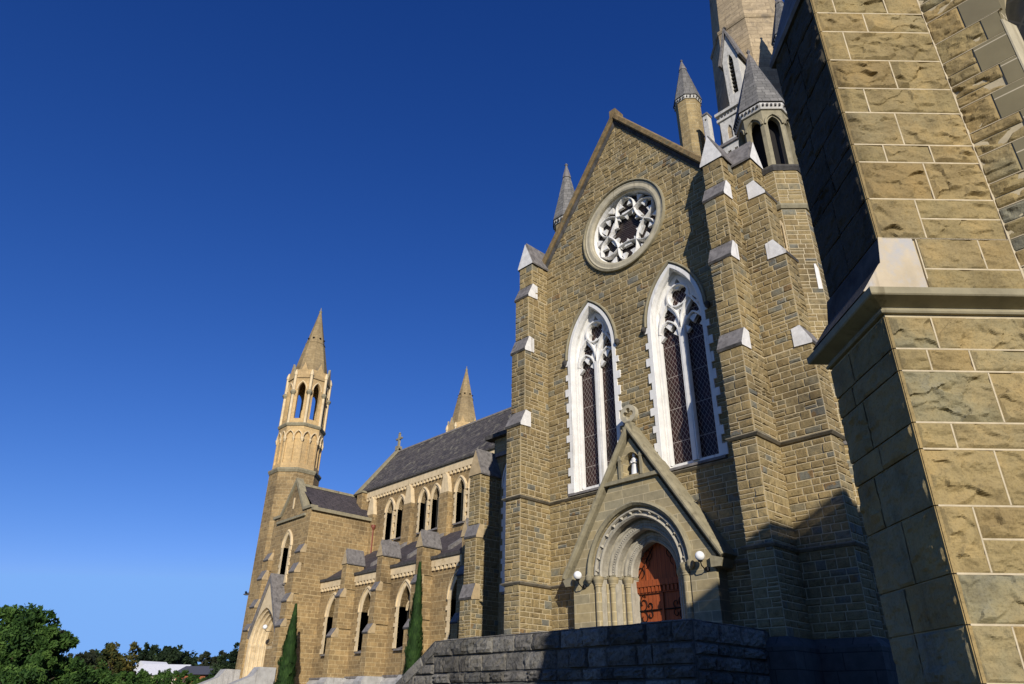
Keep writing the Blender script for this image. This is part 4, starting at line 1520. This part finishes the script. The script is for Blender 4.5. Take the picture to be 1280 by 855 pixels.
mb.add([fd(u, v, -1.05) for u, v in lancet(1.1, WB, S2, 1.6, 0, 8)], [list(range(len(lancet(1.1, WB, S2, 1.6, 0, 8))))], 'door')
mb.fbox(fd, -1.05, 1.05, 5.3, 5.5, -1.04, -.9, 'cream')
part('door', mb, wd)
gx, gy, gz = -52.55, 25.0, 6.65
o = root('globe_lamp', 'small white globe lamp in the far cream doorway beside the cypress', 'lamp', (gx, 25.3, gz))
mb = MB(); mb.lathe((gx, gy, gz), [(.17 * math.sin(PI * k / 10), -.17 * math.cos(PI * k / 10)) for k in range(11)], 14, 'opal'); part('globe', mb, o)
mb = MB(); mb.tube([(gx + .5, 25.32, gz - .3), (gx, 25.15, gz - .3), (gx, gy, gz - .16)], .02, 'iron', 6); part('bracket', mb, o)

# stair of the west door
st = root('entrance_steps', 'pale granite steps with sloping side walls below the far doorway', 'steps', (bc, 23, 1.4))
for s in (-1, 1):
    mb = MB()
    x = bc + s * 2.75
    mb.prism(Fr((x - .45, 0, 0), (0, 1, 0), (0, 0, 1), (1, 0, 0)), [(19.5, WB), (25.2, WB), (25.2, 3.9), (24.0, 3.9), (23.6, 3.35), (20.6, 2.1), (19.5, 2.1)], 0, .9, 'granite_plain')
    part('side_wall', mb, st)
mb = MB()
for k in range(7):
    mb.box(bc - 2.3, bc + 2.3, 20.8 + .5 * k, 25.3, WB, 1.55 + .2 * k, 'granite_plain')
part('steps', mb, st)


# ---- turrets of the west front
def west_turret(x, y):
    c = Vector((x, y, 0))
    mb = MB()
    mb.lathe((x, y, 0), [(2.28, WB), (2.28, 20.6)], 8, 'wall_far', OCT, False)
    octa_ring(mb, c, 2.22, 20.5, .45, .22, 'olive')
    o = part('west_turret', mb, cath)
    # blind arcade
    mb = MB()
    r_ = 2.12
    ap, hw = r_ * math.cos(PI / 8), r_ * math.sin(PI / 8)
    mb.lathe((x, y, 0), [(r_ - .14, 20.8), (r_ - .14, 25.2)], 8, 'creamwall', OCT, False)
    for j in range(8):
        a = j * PI / 4
        nn = Vector((math.cos(a), math.sin(a), 0)); uu = Vector((0, 0, 1)).cross(nn)
        f_ = Fr((x + nn.x * ap, y + nn.y * ap, 0), uu, (0, 0, 1), nn)
        mb.panel(f_, [(-hw, 20.9), (hw, 20.9), (hw, 25.1), (-hw, 25.1)], [lancet(hw * .38, 21.4, 23.9, .55, s * hw * .48, 6) for s in (-1, 1)], -.2, 0, 'creamwall')
        for s in (-1, 1):
            mb.sweep(f_, [(s * hw * .48 + u, v) for u, v in arch(hw * .42, 23.9, .60, 6)], [(0, 0), (0, .09), (.07, .09), (.08, 0)], 'cream')
        for u in (-hw * .95, 0, hw * .95):
            mb.lathe(f_(u, 23.75, .03), [(.03, -.3), (.12, .0), (.13, .12)], 6, 'cream')
    octa_ring(mb, c, r_, 25.0, .35, .16, 'olive')
    part('arcade', mb, o)
    mb = MB()
    octa_open(mb, c, 2.02, 25.2, 30.9, .36, 25.8, 28.8, .75, 'creamwall', .3, 'cream')
    for j in range(8):
        a = j * PI / 4 + OCT
        q = c + Vector((math.cos(a), math.sin(a), 0)) * 2.05
        mb.lathe((q.x, q.y, 0), [(.15, 25.3), (.15, 30.2), (.20, 30.3), (.17, 30.55), (.04, 30.9)], 6, 'cream')
        mb.lathe((q.x, q.y, 0), [(.17, 28.2), (.30, 28.45), (.28, 28.6), (.17, 28.7)], 6, 'olive')
        a = j * PI / 4
        nn = Vector((math.cos(a), math.sin(a), 0)); uu = Vector((0, 0, 1)).cross(nn)
        f_ = Fr(c + nn * 2.02 * math.cos(PI / 8), uu, (0, 0, 1), nn)
        mb.prism(f_, [(-.62, 30.0), (.62, 30.0), (0, 31.7)], -.1, .10, 'creamwall', 'olive')
    part('belfry', mb, o)
    mb = MB()
    mb.lathe((x, y, 0), [(1.80, 30.8), (1.70, 31.0), (.98, 34.4), (1.03, 34.5), (.93, 34.6), (.10, 38.4)], 8, 'creamspire', OCT, False)
    for j in range(8):
        a = j * PI / 4
        nn = Vector((math.cos(a), math.sin(a), 0)); uu = Vector((0, 0, 1)).cross(nn)
        f_ = Fr(c + nn * .90, uu, (0, 0, 1), nn)
        mb.lathe(f_(0, 35.0, -.06), [(.001, -.12), (.12, 0), (.001, .12)], 8, 'dark')
    mb.lathe((x, y, 0), [(.12, 38.3), (.18, 38.5), (.06, 38.6), (.03, 38.95)], 8, 'olive')
    part('spirelet', mb, o)


west_turret(-60.9, 29.5)
west_turret(-60.9, 49.7)

# ================================================================== THE NEAR BUILDING at the right
near = root('stone_building', 'close rock faced sandstone building with a thick corner buttress, sunlit on one side', 'building', (-.9, 6.0, 0))
ga = math.radians(46.9386)
DD = Vector((-math.sin(ga), math.cos(ga), 0))
EE = Vector((math.cos(ga), math.sin(ga), 0))
A0 = Vector((-1.385, 5.216, 0))
fl = Fr(A0, EE, (0, 0, 1), -DD)          # sunlit side of the buttress
fe = Fr(A0, DD * -1, (0, 0, 1), -EE)     # shaded end, u runs from -0.95 to 0
mbk = MB()


def rockface(mb, fr, u0, u1, v0, v1, seed, cell=.012, depth=.035, mat='near', draft=.018, margin=0.0):
    """one quarry-faced stone: flat drafted edge, cleft face built as a fine grid"""
    R = random.Random(seed)
    ti = R.random() if R.random() < .85 else .95
    off = Vector((R.uniform(-50, 50), R.uniform(-50, 50), R.uniform(-50, 50)))
    nu = max(6, min(90, int((u1 - u0) / cell)))
    nv = max(5, min(60, int((v1 - v0) / cell)))
    tilt = R.uniform(-.35, .35)
    amp = R.uniform(.6, 1.15)
    nsd = max(5, int((u1 - u0) * (v1 - v0) / .008))
    seeds = [(R.uniform(u0, u1), R.uniform(v0, v1), R.uniform(-.003, .020), R.uniform(-.16, .16), R.uniform(-.26, .20)) for _ in range(nsd)]
    P = []
    for j in range(nv + 1):
        for i in range(nu + 1):
            x, y = u0 + (u1 - u0) * i / nu, v0 + (v1 - v0) * j / nv
            e = min(x - u0, u1 - x, y - v0, v1 - y)
            p = Vector((x, y, 0)) + off
            wx = x + .05 * noise.noise(p * 6.0) + .018 * noise.noise(p * 17.0)
            wy = y + .05 * noise.noise(p * 6.0 + Vector((7, 3, 1))) + .018 * noise.noise(p * 17.0 + Vector((5, 1, 9)))
            best, bd, b2, hb, h2b = None, 9e9, 9e9, 0, 0
            for sx, sy, sh, gx_, gy_ in seeds:
                d_2 = ((wx - sx) * .8) ** 2 + ((wy - sy) * 1.25) ** 2
                hs = sh + gx_ * (wx - sx) + gy_ * (wy - sy)
                if d_2 < bd:
                    b2, h2b = bd, hb
                    bd, hb = d_2, hs
                elif d_2 < b2:
                    b2, h2b = d_2, hs
            mixk = min(.5, max(0, .5 - (math.sqrt(b2) - math.sqrt(bd)) * 22))
            hf = hb * (1 - mixk) + h2b * mixk
            h3 = noise.fractal(Vector((x * 15, y * 22, 0)) + off, .75, 2.2, 5)
            h4 = noise.ridged_multi_fractal(Vector((x * 7, y * 11, 2)) + off, .8, 2.2, 4, .9, 2.0)
            hh = .006 + hf * depth / .035 * amp + h3 * .0055 + (h4 - 1.0) * .0045
            P.append(fr(x, y, max(-.004, min(hh, .007 + e * .9))))
    F_ = [(j * (nu + 1) + i, j * (nu + 1) + i + 1, (j + 1) * (nu + 1) + i + 1, (j + 1) * (nu + 1) + i) for j in range(nv) for i in range(nu)]
    mb.add(P, F_, mat, ti, False)
    # edges back into the joint
    r_ = [(u0, v0), (u1, v0), (u1, v1), (u0, v1)]
    mb.add([fr(a, b, 0) for a, b in r_] + [fr(a, b, -.02) for a, b in r_], [(i, 4 + i, 4 + (i + 1) % 4, (i + 1) % 4) for i in range(4)], mat, ti)


J = .0065
UP = [7.745 + .25, 7.639, 7.372, 6.985, 6.622, 6.323, 5.948, 5.75, 5.355, 4.96]
UJ = [[.266, .773], [.522], [.274], [.626], [.307], [.518], [.325, .726], [.622], [.451]]
LO = [4.24, 3.969, 3.79, 3.394, 3.202, 2.812, 2.381, 2.081, 1.756, 1.38, 1.0, .66, .3, -.1]
LJ = [[.289], [.187, .498], [.586], [.206], [.448], [.188], [.7], [.215, .8], [.5], [.3, .8], [.55], [.25, .7], [.5]]
UE = 1.11
lines_h, lines_v = [], []
sd = 3000
for zs, js, ul in ((UP, UJ, .06), (LO, LJ, -.055)):
    for i in range(len(zs) - 1):
        z1, z0 = zs[i], zs[i + 1]
        xs_ = [ul] + js[i] + [UE]
        for k in range(len(xs_) - 1):
            sd += 1
            a_m = xs_[k] + (.024 if k == 0 else J)
            half = (zs is UP and i == 8 and k == 1) or (zs is LO and i == 5 and k == 1)
            zz = [z0, (z0 + z1) / 2, z1] if half else [z0, z1]
            for h_ in range(len(zz) - 1):
                rockface(mbk, fl, a_m, xs_[k + 1] - J, zz[h_] + J, zz[h_ + 1] - J, sd + 500 * h_, .0095, .052)
            if half:
                lines_h.append((xs_[k], xs_[k + 1], zz[1]))
            if k:
                lines_v.append((xs_[k], z0, z1))
            else:                       # tooled margin along the arris
                mbk.fbox(fl, ul + .002, ul + .026, z0 + .004, z1 - .004, -.02, .006, 'near', .2)
        lines_h.append((ul + .02, UE, z0))
# the courses round the weathering block
lines_h.append((.06, UE, 4.96))
WBX = .37
for x0, x1, z0, z1 in ((.362, .852, 4.672, 4.96), (.852, UE, 4.672, 4.96), (.345, UE, 4.475, 4.672)):
    sd += 1
    rockface(mbk, fl, x0 + J, x1 - J, z0 + J, z1 - J, sd)
lines_h += [(.36, UE, 4.672)]
lines_v += [(.852, 4.672, 4.96), (.358, 4.47, 4.96)]
# shaded end: courses continue, upper part a little narrower and set back
random.seed(21)
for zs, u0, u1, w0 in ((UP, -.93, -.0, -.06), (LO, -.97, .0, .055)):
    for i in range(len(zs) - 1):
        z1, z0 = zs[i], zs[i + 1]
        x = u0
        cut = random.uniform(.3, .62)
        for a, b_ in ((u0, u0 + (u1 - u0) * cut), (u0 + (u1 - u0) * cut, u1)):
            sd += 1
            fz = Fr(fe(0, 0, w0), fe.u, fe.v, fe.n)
            rockface(mbk, fz, a + J, b_ - (.022 if b_ == u1 else J), z0 + J, z1 - J, sd, .018, .030, 'crust_shade' if zs is UP else 'near')  # upper end gets the darker colour, shade painted in with the crust
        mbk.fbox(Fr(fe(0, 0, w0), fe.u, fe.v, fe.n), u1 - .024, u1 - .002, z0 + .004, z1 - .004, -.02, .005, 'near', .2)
# body of the buttress (the joints show its mortar)
plan_ = lambda ul, un: [A0 + EE * ul, A0 + EE * UE, A0 + EE * UE + DD * .95, A0 + EE * ul + DD * .95]
for ul, z0, z1 in ((.06 + .012, 4.4, 8.0), (-.055 + .012, -.1, 4.42)):
    q = [p - DD * -.008 for p in plan_(ul, 0)]
    mbk.prism(PLAN, [(p.x, p.y) for p in q], z0, z1, 'pointing' if False else 'mortar')
# sloping top of the buttress leaning back to the wall
q = plan_(.06, 0)
fs_ = Fr(A0, EE, (0, 0, 1), -DD)
mbk.prism(fs_, [(.02, 7.98), (UE, 7.98), (UE, 11.0), (UE - .15, 11.0), (.38, 9.2), (-.0, 8.02)], -.97, .03, 'near', ['drip', 'near', 'weather', 'weather', 'weather', 'weather'])
nb = part('buttress', mbk, near)
# raised pale ribbon pointing on the sunlit side
mb = MB()
for x0, x1, z in lines_h:
    mb.sweep(fl, [(x0, z), (x1 + .02, z)], [(-.008, -.012), (-.0062, .008), (.0062, .008), (.008, -.012)], 'pointing')
for x, z0, z1 in lines_v:
    mb.sweep(fl, [(x, z0 + .008), (x, z1 - .008)], [(-.0075, -.012), (-.0058, .0075), (.0058, .0075), (.0075, -.012)], 'pointing')
mb.sweep(fl, [(UE + .0, 4.2), (UE + .0, 8.0)], [(-.012, -.01), (-.009, .012), (.009, .012), (.012, -.01)], 'pointing')
part('pointing', mb, nb)
# string course with its drip and the weathering above
mb = MB()
prof = [(0, 4.262), (.020, 4.266), (.028, 4.28), (.020, 4.294), (.004, 4.300), (.004, 4.320), (.120, 4.362), (.128, 4.372), (.130, 4.424), (.10, 4.436), (0, 4.46)]
pl = [(A0 + EE * UE - DD * .0), (A0 + EE * -.055), (A0 + EE * -.055 + DD * .97), (A0 + EE * UE + DD * .97)]
mb.sweep(PLAN, [(p.x, p.y) for p in pl], prof, 'olive')
# weathering: slopes on the end face, with pale side stone towards the sun
mb.prism(fs_, [(-.17, 4.455), (.34, 4.455), (.325, 4.955), (.055, 4.955), (.02, 4.72), (-.0, 4.70)], -.99, .012, 'sidestone', ['drip', 'mortar', 'mortar', 'drip', 'drip', 'drip'])
part('string_course', mb, nb)

# walls behind the buttress
WY = 6.03
fw_ = front(0, WY)
mb = MB()
win = [(-.10, 4.6), (1.25, 4.6), (1.25, 7.10)] + [(u + .575, v) for u, v in arch(.675, 7.10, 1.1, 8)][::-1][1:-1] + [(-.10, 7.10)]
wall_poly = [(-1.25, -.1), (25, -.1), (25, 9.7), (12, 16.4), (-1.25, 9.5)]  # upper outline invented out of view, to cast the low shadow on the transept
mb.panel(fw_, wall_poly, [win], -.5, 0, 'mortar')
mb.box(-1.25, 25, WY + .6, 16, -.1, 9.4, 'wall')
# unseen shallow gable roof over the wing, shaped to shadow the transept
for x0, z0, x1, z1 in ((-1.6, 9.3, 12, 16.4), (25.3, 9.5, 12, 16.4)):
    mb.add([(x0, WY - .25, z0), (x1, WY - .25, z1), (x1, 16, z1), (x0, 16, z0)], [(0, 1, 2, 3)], 'slate')
mb.prism(front(0, 16), [(-1.25, 9.3), (25, 9.4), (12, 16.2)], -.1, 0, 'wall')
zc = .0
k = 0
R = random.Random(5)
QZ = [4.4]
while QZ[-1] < 8.6:
    QZ.append(QZ[-1] + (.30, .26)[(len(QZ) - 1) % 2])


def q_edges(k):
    """left and right end of the dressed stone of course k"""
    z0, z1 = QZ[k], QZ[k + 1]
    xr = -.10 if z1 < 7.15 else .575 - arch_half(.675, 7.1, 1.1, z0 + (z1 - z0) * .35)
    return xr - (.27, .14)[k % 2], xr


rows = []
z = 0.0
while z < 4.4 - .01:
    h_ = min(R.choice((.13, .2, .26, .30, .16)), 4.4 - z)
    rows.append((z, z + h_, 3.0))
    z += h_
for k in range(len(QZ) - 1):
    e = q_edges(k)[0]
    if R.random() < .55:
        m_ = QZ[k] + (QZ[k + 1] - QZ[k]) * R.uniform(.4, .6)
        rows += [(QZ[k], m_, e), (m_, QZ[k + 1], e)]
    else:
        rows.append((QZ[k], QZ[k + 1], e))
z = QZ[-1]
while z < 9.4:
    rows.append((z, z + .26, 3.0))
    z += .26
for z0, z1, lim in rows:
    row = -.63
    while row < lim - .03:
        ll = min(R.uniform(.28, .55), lim - row)
        if lim - row - ll < .12:
            ll = lim - row
        sd += 1
        rockface(mb, fw_, row + J, row + ll - J, z0 + J, z1 - J, sd, .014 if z0 > 4 else .04, .05)
        row += ll
for k in range(len(QZ) - 1):
    e, xr = q_edges(k)
    mb.fbox(fw_, e + .005, xr + (.02 if QZ[k] > 7.0 else 0), QZ[k] + .004, QZ[k + 1] - .004, -.02, .014, 'near_ashlar', .5)
for k in range(len(QZ) - 1):       # pale joints, flush
    e, xr = q_edges(k)
    mb.sweep(fw_, [(-.62, QZ[k]), (xr, QZ[k])], [(-.0055, -.01), (-.004, .011), (.004, .011), (.0055, -.01)], 'pointing')
mb.sweep(fw_, [(-.10, 4.6), (-.10, 7.08)], [(.004, -.16), (-.075, -.16), (-.008, .018), (.004, .018)], 'ring')
mb.sweep(fw_, [(u + .575, v) for u, v in arch(.675, 7.10, 1.1, 8)], [(.03, -.16), (-.03, -.16), (-.004, .0), (.03, .0)], 'near_ashlar')
wl = part('wall', mb, near)
mb = MB()
for x0, z0, x1, z1 in ((-1.7, 9.3, 12, 16.5),):
    pass
mb.sweep(fw_, [(-1.5, 9.35), (12, 16.45), (25.3, 9.6)], [(0, -.3), (0, .15), (.22, .15), (.22, -.3)], 'olive')  # coping along the added, unseen gable
part('gable_coping', mb, near)
mb = MB()
mb.add([fw_(u, v, -.3) for u, v in win], [list(range(len(win)))], 'farglass')
mb.fbox(fw_, .52, .63, 4.6, 8.1, -.29, -.2, 'cream')
part('window', mb, near)

# ================================================================== TREES, HOUSES, BIRD
def at(px, d):
    """a spot on the ground d metres away in the direction of picture column px"""
    v = r2 * ((px - 640) / FPX) + u2 * (-(876 - 427.5) / FPX) + fwd
    h_ = Vector((v.x, v.y, 0)).normalized() * d
    return Vector((h_.x, h_.y, ground_z(h_.x, h_.y)))


def leaf(mb, p, s, R, ti, mat, up=.2):
    a = Vector((R.gauss(0, 1), R.gauss(0, 1), R.gauss(0, 1) * .8 + up)).normalized()
    x = a.orthogonal().normalized()
    x.rotate(Matrix.Rotation(R.uniform(0, 2 * PI), 3, a))
    y = a.cross(x)
    l_, w_ = s * R.uniform(.7, 1.3), s * R.uniform(.4, .75)
    mb.add([p - x * l_, p - y * w_ * .6 + a * s * .12, p + x * l_, p + y * w_ - a * s * .1], [(0, 1, 2, 3)], mat, ti)


def tan_el(px, py):
    v = r2 * ((px - 640) / FPX) + u2 * (-(py - 427.5) / FPX) + fwd
    return v.z / math.hypot(v.x, v.y)


def tree(name, label, px, d, py, wid, mat, seed, lf=.3, n=2600, base=.25, shape='round', group='trees beyond the cathedral', nl=9):
    R = random.Random(seed)
    loc = at(px, d)
    h_ = 1.6 + d * tan_el(px, py) - loc.z
    o = root(name, label, 'tree', loc, group)
    mb = MB()
    tr = h_ * .022 + .06
    top_ = h_ * (.72 if shape != 'umbrella' else .8)
    mb.tube([(0, 0, -.3), (R.uniform(-.1, .1), 0, h_ * .2), (R.uniform(-.3, .3), R.uniform(-.3, .3), h_ * .45), (R.uniform(-.4, .4), R.uniform(-.4, .4), top_)], [tr * 1.5, tr * 1.1, tr * .8, tr * .3], 'bark', 8)
    cl = []
    for k in range(nl):
        th = k * 2.4 + R.uniform(-.4, .4)
        f_ = (k + .5) / nl
        if shape == 'round':
            z = h_ * (base + (1 - base) * f_ * .88)
            rad = wid * .5 * math.sqrt(max(.05, 1 - (2 * f_ - .85) ** 2 * .85)) * R.uniform(.45, .8)
        elif shape == 'umbrella':
            z = h_ * R.uniform(.66, .9)
            rad = wid * .5 * R.uniform(.15, .8)
        else:
            z = h_ * (base + (1 - base) * f_ * .92)
            rad = wid * .5 * (1 - f_ * .75) * R.uniform(.3, .75)
        c = Vector((math.cos(th) * rad, math.sin(th) * rad, z))
        cl.append((c, wid * R.uniform(.16, .28) * (1.15 - .35 * f_)))
        mb.tube([(0, 0, z * .62), c * .55 + Vector((0, 0, z * .33)), c], [tr * .45, tr * .3, tr * .1], 'bark', 5)
    t_ = bpy.data.objects.new('trunk', mb.mesh('trunk')); COL.objects.link(t_); t_.parent = o
    mb = MB()
    # every limb carries clumps of clumps
    sub = []
    for c, r_ in cl:
        for q in range(9):
            v = Vector((R.gauss(0, 1), R.gauss(0, 1), R.gauss(0, .75))).normalized() * r_ * R.uniform(.55, 1.05)
            sub.append((c + v, r_ * R.uniform(.28, .5), min(1, max(0, R.gauss(.5, .22)))))
    for q in range(n):
        c, r_, ti = R.choice(sub)
        v = Vector((R.gauss(0, 1), R.gauss(0, 1), R.gauss(0, 1))).normalized() * r_ * R.random() ** .4
        leaf(mb, c + v, lf, R, min(1, max(0, ti + R.uniform(-.25, .25))), mat)
    t_ = bpy.data.objects.new('crown', mb.mesh('crown')); COL.objects.link(t_); t_.parent = o


tree('broadleaf_tree', 'large bright green leafy tree at the left edge', -6, 46, 749, 5.0, 'leaf_elm', 1, .12, 20000, .08, 'round', nl=18)
tree('broadleaf_tree', 'rounded green leafy tree overlapping the large left tree in front', 38, 44, 778, 2.9, 'leaf_elm', 2, .11, 14000, .05, 'round', nl=13)
tree('broadleaf_tree', 'lower green tree at the foot of the large left tree', 62, 50, 812, 2.3, 'leaf_elm', 3, .11, 8000, .05, 'round', nl=11)
tree('dark_tree', 'dark reddish green tree rising behind the left tree crowns', 50, 75, 779, 3.0, 'leaf_gum', 4, .24, 2800, .2, 'round')
tree('flowering_tree', 'round tree with yellowish leaves in front of the white roof', 131, 55, 804, 3.3, 'leaf_yellow', 5, .11, 9000, .05, 'round', nl=13)
tree('gum_tree', 'thin grey green gum tree left of the yellowish tree', 96, 120, 811, 3.6, 'leaf_gum', 6, .30, 1300, .35, 'round')
tree('gum_tree', 'dark spreading gum tree right above the white roof', 197, 150, 807, 5.4, 'leaf_dark', 7, .36, 2600, .5, 'umbrella')
tree('gum_tree', 'dark gum tree behind the left end of the white roof', 170, 165, 808, 5.4, 'leaf_dark', 8, .36, 2200, .5, 'umbrella')
tree('gum_tree', 'dark gum tree behind the yellowish tree on its left', 117, 140, 809, 4.6, 'leaf_dark', 81, .34, 2000, .3, 'round')
tree('gum_tree', 'slender pale green tree between the two roofs', 246, 110, 810, 2.4, 'leaf_gum', 9, .26, 1600, .2, 'round')
tree('gum_tree', 'slender grey green tree right of the dark roof', 266, 105, 810, 2.4, 'leaf_gum', 10, .25, 1500, .2, 'round')
tree('dark_tree', 'dark evergreen tree beside the far doorway', 299, 84, 794, 3.6, 'leaf_dark', 11, .17, 7000, .1, 'round', nl=13)
tree('dark_tree', 'low dark evergreen tree left of the far stone steps', 279, 88, 814, 4.4, 'leaf_dark', 12, .24, 3400, .05, 'round', nl=12)
tree('dark_tree', 'distant dark tree low on the skyline right of the white roof', 226, 170, 820, 9, 'leaf_dark', 15, .4, 2000, .2, 'round')
tree('gum_tree', 'dark rounded gum tree on the skyline right of the spreading gum', 216, 155, 812, 5.0, 'leaf_dark', 91, .34, 2200, .3, 'round')
tree('gum_tree', 'hazy grey green gum tree at the left end of the skyline, beside the big tree', 86, 135, 817, 4.5, 'leaf_gum', 92, .32, 1600, .3, 'round')
tree('gum_tree', 'pale grey green gum tree on the skyline behind the dark roof', 257, 160, 818, 5.5, 'leaf_gum', 93, .36, 1800, .2, 'round')
for i, (px, d, py, w_, lab) in enumerate(((112, 48, 832, 2.6, 'bright green bush below the yellowish tree'), (172, 52, 838, 2.4, 'bright green bush right of the yellowish tree'), (198, 60, 836, 2.6, 'green bush in front of the white roofed house'),
                                          (224, 58, 834, 1.6, 'green bush below the dark roofed house'), (238, 66, 846, 2.4, 'green bush beside the red brick wall'), (84, 44, 826, 2.6, 'bright green bush below the left trees'), (148, 46, 841, 2.4, 'small bright bush at the foot of the yellowish tree'),
                                          (20, 38, 828, 3.0, 'bright green bush at the foot of the left edge tree'), (262, 72, 842, 3.0, 'dark green bush left of the far stone steps'))):
    tree('bush', lab, px, d, py, w_, 'leaf_elm', 40 + i, .10, 4000, .0, 'round', 'bushes below the trees', nl=10)


def house(name, label, px, d, w_, dep, hz, rz, wallm, roofm, rot, chim=False, lift=0):
    loc = at(px, d)
    loc.z += lift
    o = root(name, label, 'house', loc)
    o.rotation_euler = (0, 0, rot)
    def pt(n_, mb, par=None):
        q = bpy.data.objects.new(n_, mb.mesh(n_)); COL.objects.link(q); q.parent = par or o
        return q
    mb = MB(); mb.box(-w_ / 2, w_ / 2, -dep / 2, dep / 2, -3.5, hz, wallm); pt('wall', mb)
    mb = MB()
    e = .4
    mb.prism(Fr((0, 0, 0), (0, 1, 0), (0, 0, 1), (1, 0, 0)), [(-dep / 2 - e, hz - .1), (dep / 2 + e, hz - .1), (0, rz)], -w_ / 2 - e, w_ / 2 + e, roofm)
    rf = pt('roof', mb)
    if chim:
        mb = MB(); mb.box(-w_ * .2, -w_ * .2 + .6, -.3, .3, rz - .6, rz + .9, 'brick_red'); pt('chimney', mb, rf)
    for k in range(int(w_ // 2.6)):
        mb = MB()
        x = -w_ / 2 + 1.3 + k * 2.6
        mb.fbox(front(0, -dep / 2), x - .45, x + .45, hz - 1.7, hz - .5, -.05, .02, 'dark')
        mb.fbox(front(0, -dep / 2), x - .55, x + .55, hz - 1.8, hz - 1.7, -.05, .08, 'housewall')
        pt('window', mb)


house('house', 'low house with a wide white iron roof among the trees', 200, 112, 5.2, 5.5, 1.7, 3.0, 'housewall', 'iron_roof', .9, False, .7)
house('house', 'cream house wing with white roof left of the wide white roof', 181, 122, 3.0, 5, 2.0, 3.2, 'housewall', 'iron_roof', 1.7, False, .9)
house('house', 'red brick house with a dark roof right of the white roof', 246, 98, 3.4, 5.5, 2.3, 3.2, 'brick_red', 'tin_dark', .75, False, .3)


def cypress(label, x, y, z0, z1, r_, seed):
    R = random.Random(seed)
    o = root('cypress', label, 'tree', (x, y, z0), 'slim cypresses by the nave wall')
    mb = MB(); mb.tube([(0, 0, -.1), (0, 0, (z1 - z0) * .6), (0, 0, (z1 - z0) * .9)], [.14, .09, .03], 'bark', 8)
    t_ = bpy.data.objects.new('trunk', mb.mesh('trunk')); COL.objects.link(t_); t_.parent = o
    mb = MB()
    H = z1 - z0
    for q in range(9000):
        f_ = R.random() ** 1.25
        rr = r_ * (1 - f_ ** 1.6) * (.6 + .4 * min(1, f_ * 8)) + .03
        th = R.uniform(0, 2 * PI)
        wob = 1 + .16 * math.sin(th * 3 + f_ * 14) + .12 * math.sin(th * 7 - f_ * 31) + .35 * noise.noise(Vector((math.cos(th) * 1.5, math.sin(th) * 1.5, f_ * 16 + seed)))
        rad = rr * wob * R.uniform(.72, 1.03)
        p = Vector((rad * math.cos(th), rad * math.sin(th), .15 + f_ * (H - .25)))
        ti = min(1, max(0, .45 + .3 * noise.noise(p * 2.2) + R.uniform(-.25, .25)))
        dx = Vector((math.cos(th) * .25, math.sin(th) * .25, 1)).normalized()
        s_ = Vector((-math.sin(th), math.cos(th), R.uniform(-.3, .3))).normalized()
        l_ = R.uniform(.09, .24)
        mb.add([p - dx * l_ * .5, p + s_ * .045, p + dx * l_, p - s_ * .045], [(0, 1, 2, 3)], 'leaf_cypress', ti)
    t_ = bpy.data.objects.new('crown', mb.mesh('crown')); COL.objects.link(t_); t_.parent = o


cypress('dark cypress standing before the far west block, left of the aisle windows', -47.35, 24.5, 1.3, 7.75, .62, 61)
cypress('tall slim cypress against the aisle wall, left of the grey stone terrace', -34.75, 25.5, 1.3, 9.15, .50, 62)

# bird in flight
mb = MB()
bx = Vector((-36.6, 16.13, 6.57))
fbm = r2
body_ = [bx + Vector((.73, -.68, 0)).cross(Vector((0, 0, 1))) * k for k in (-.16, -.06, .06, .16)]
mb.tube(body_, [.012, .05, .05, .015], 'bird', 8)
ax = Vector((.73, -.68, 0))
d_ = ax.cross(Vector((0, 0, 1)))
for s in (-1, 1):
    mb.add([bx + d_ * .07, bx - d_ * .06, bx + ax * s * .30 + Vector((0, 0, .12)) - d_ * .08, bx + ax * s * .16 + Vector((0, 0, .10)) + d_ * .05], [(0, 1, 2, 3)], 'bird')
    mb.add([bx + d_ * .07 + Vector((0, 0, .012)), bx - d_ * .06 + Vector((0, 0, .012)), bx + ax * s * .30 + Vector((0, 0, .126)) - d_ * .08, bx + ax * s * .16 + Vector((0, 0, .112)) + d_ * .05], [(3, 2, 1, 0)], 'bird')
top('bird', mb, 'small dark bird flying left of the west turret', 'bird', base=tuple(bx))
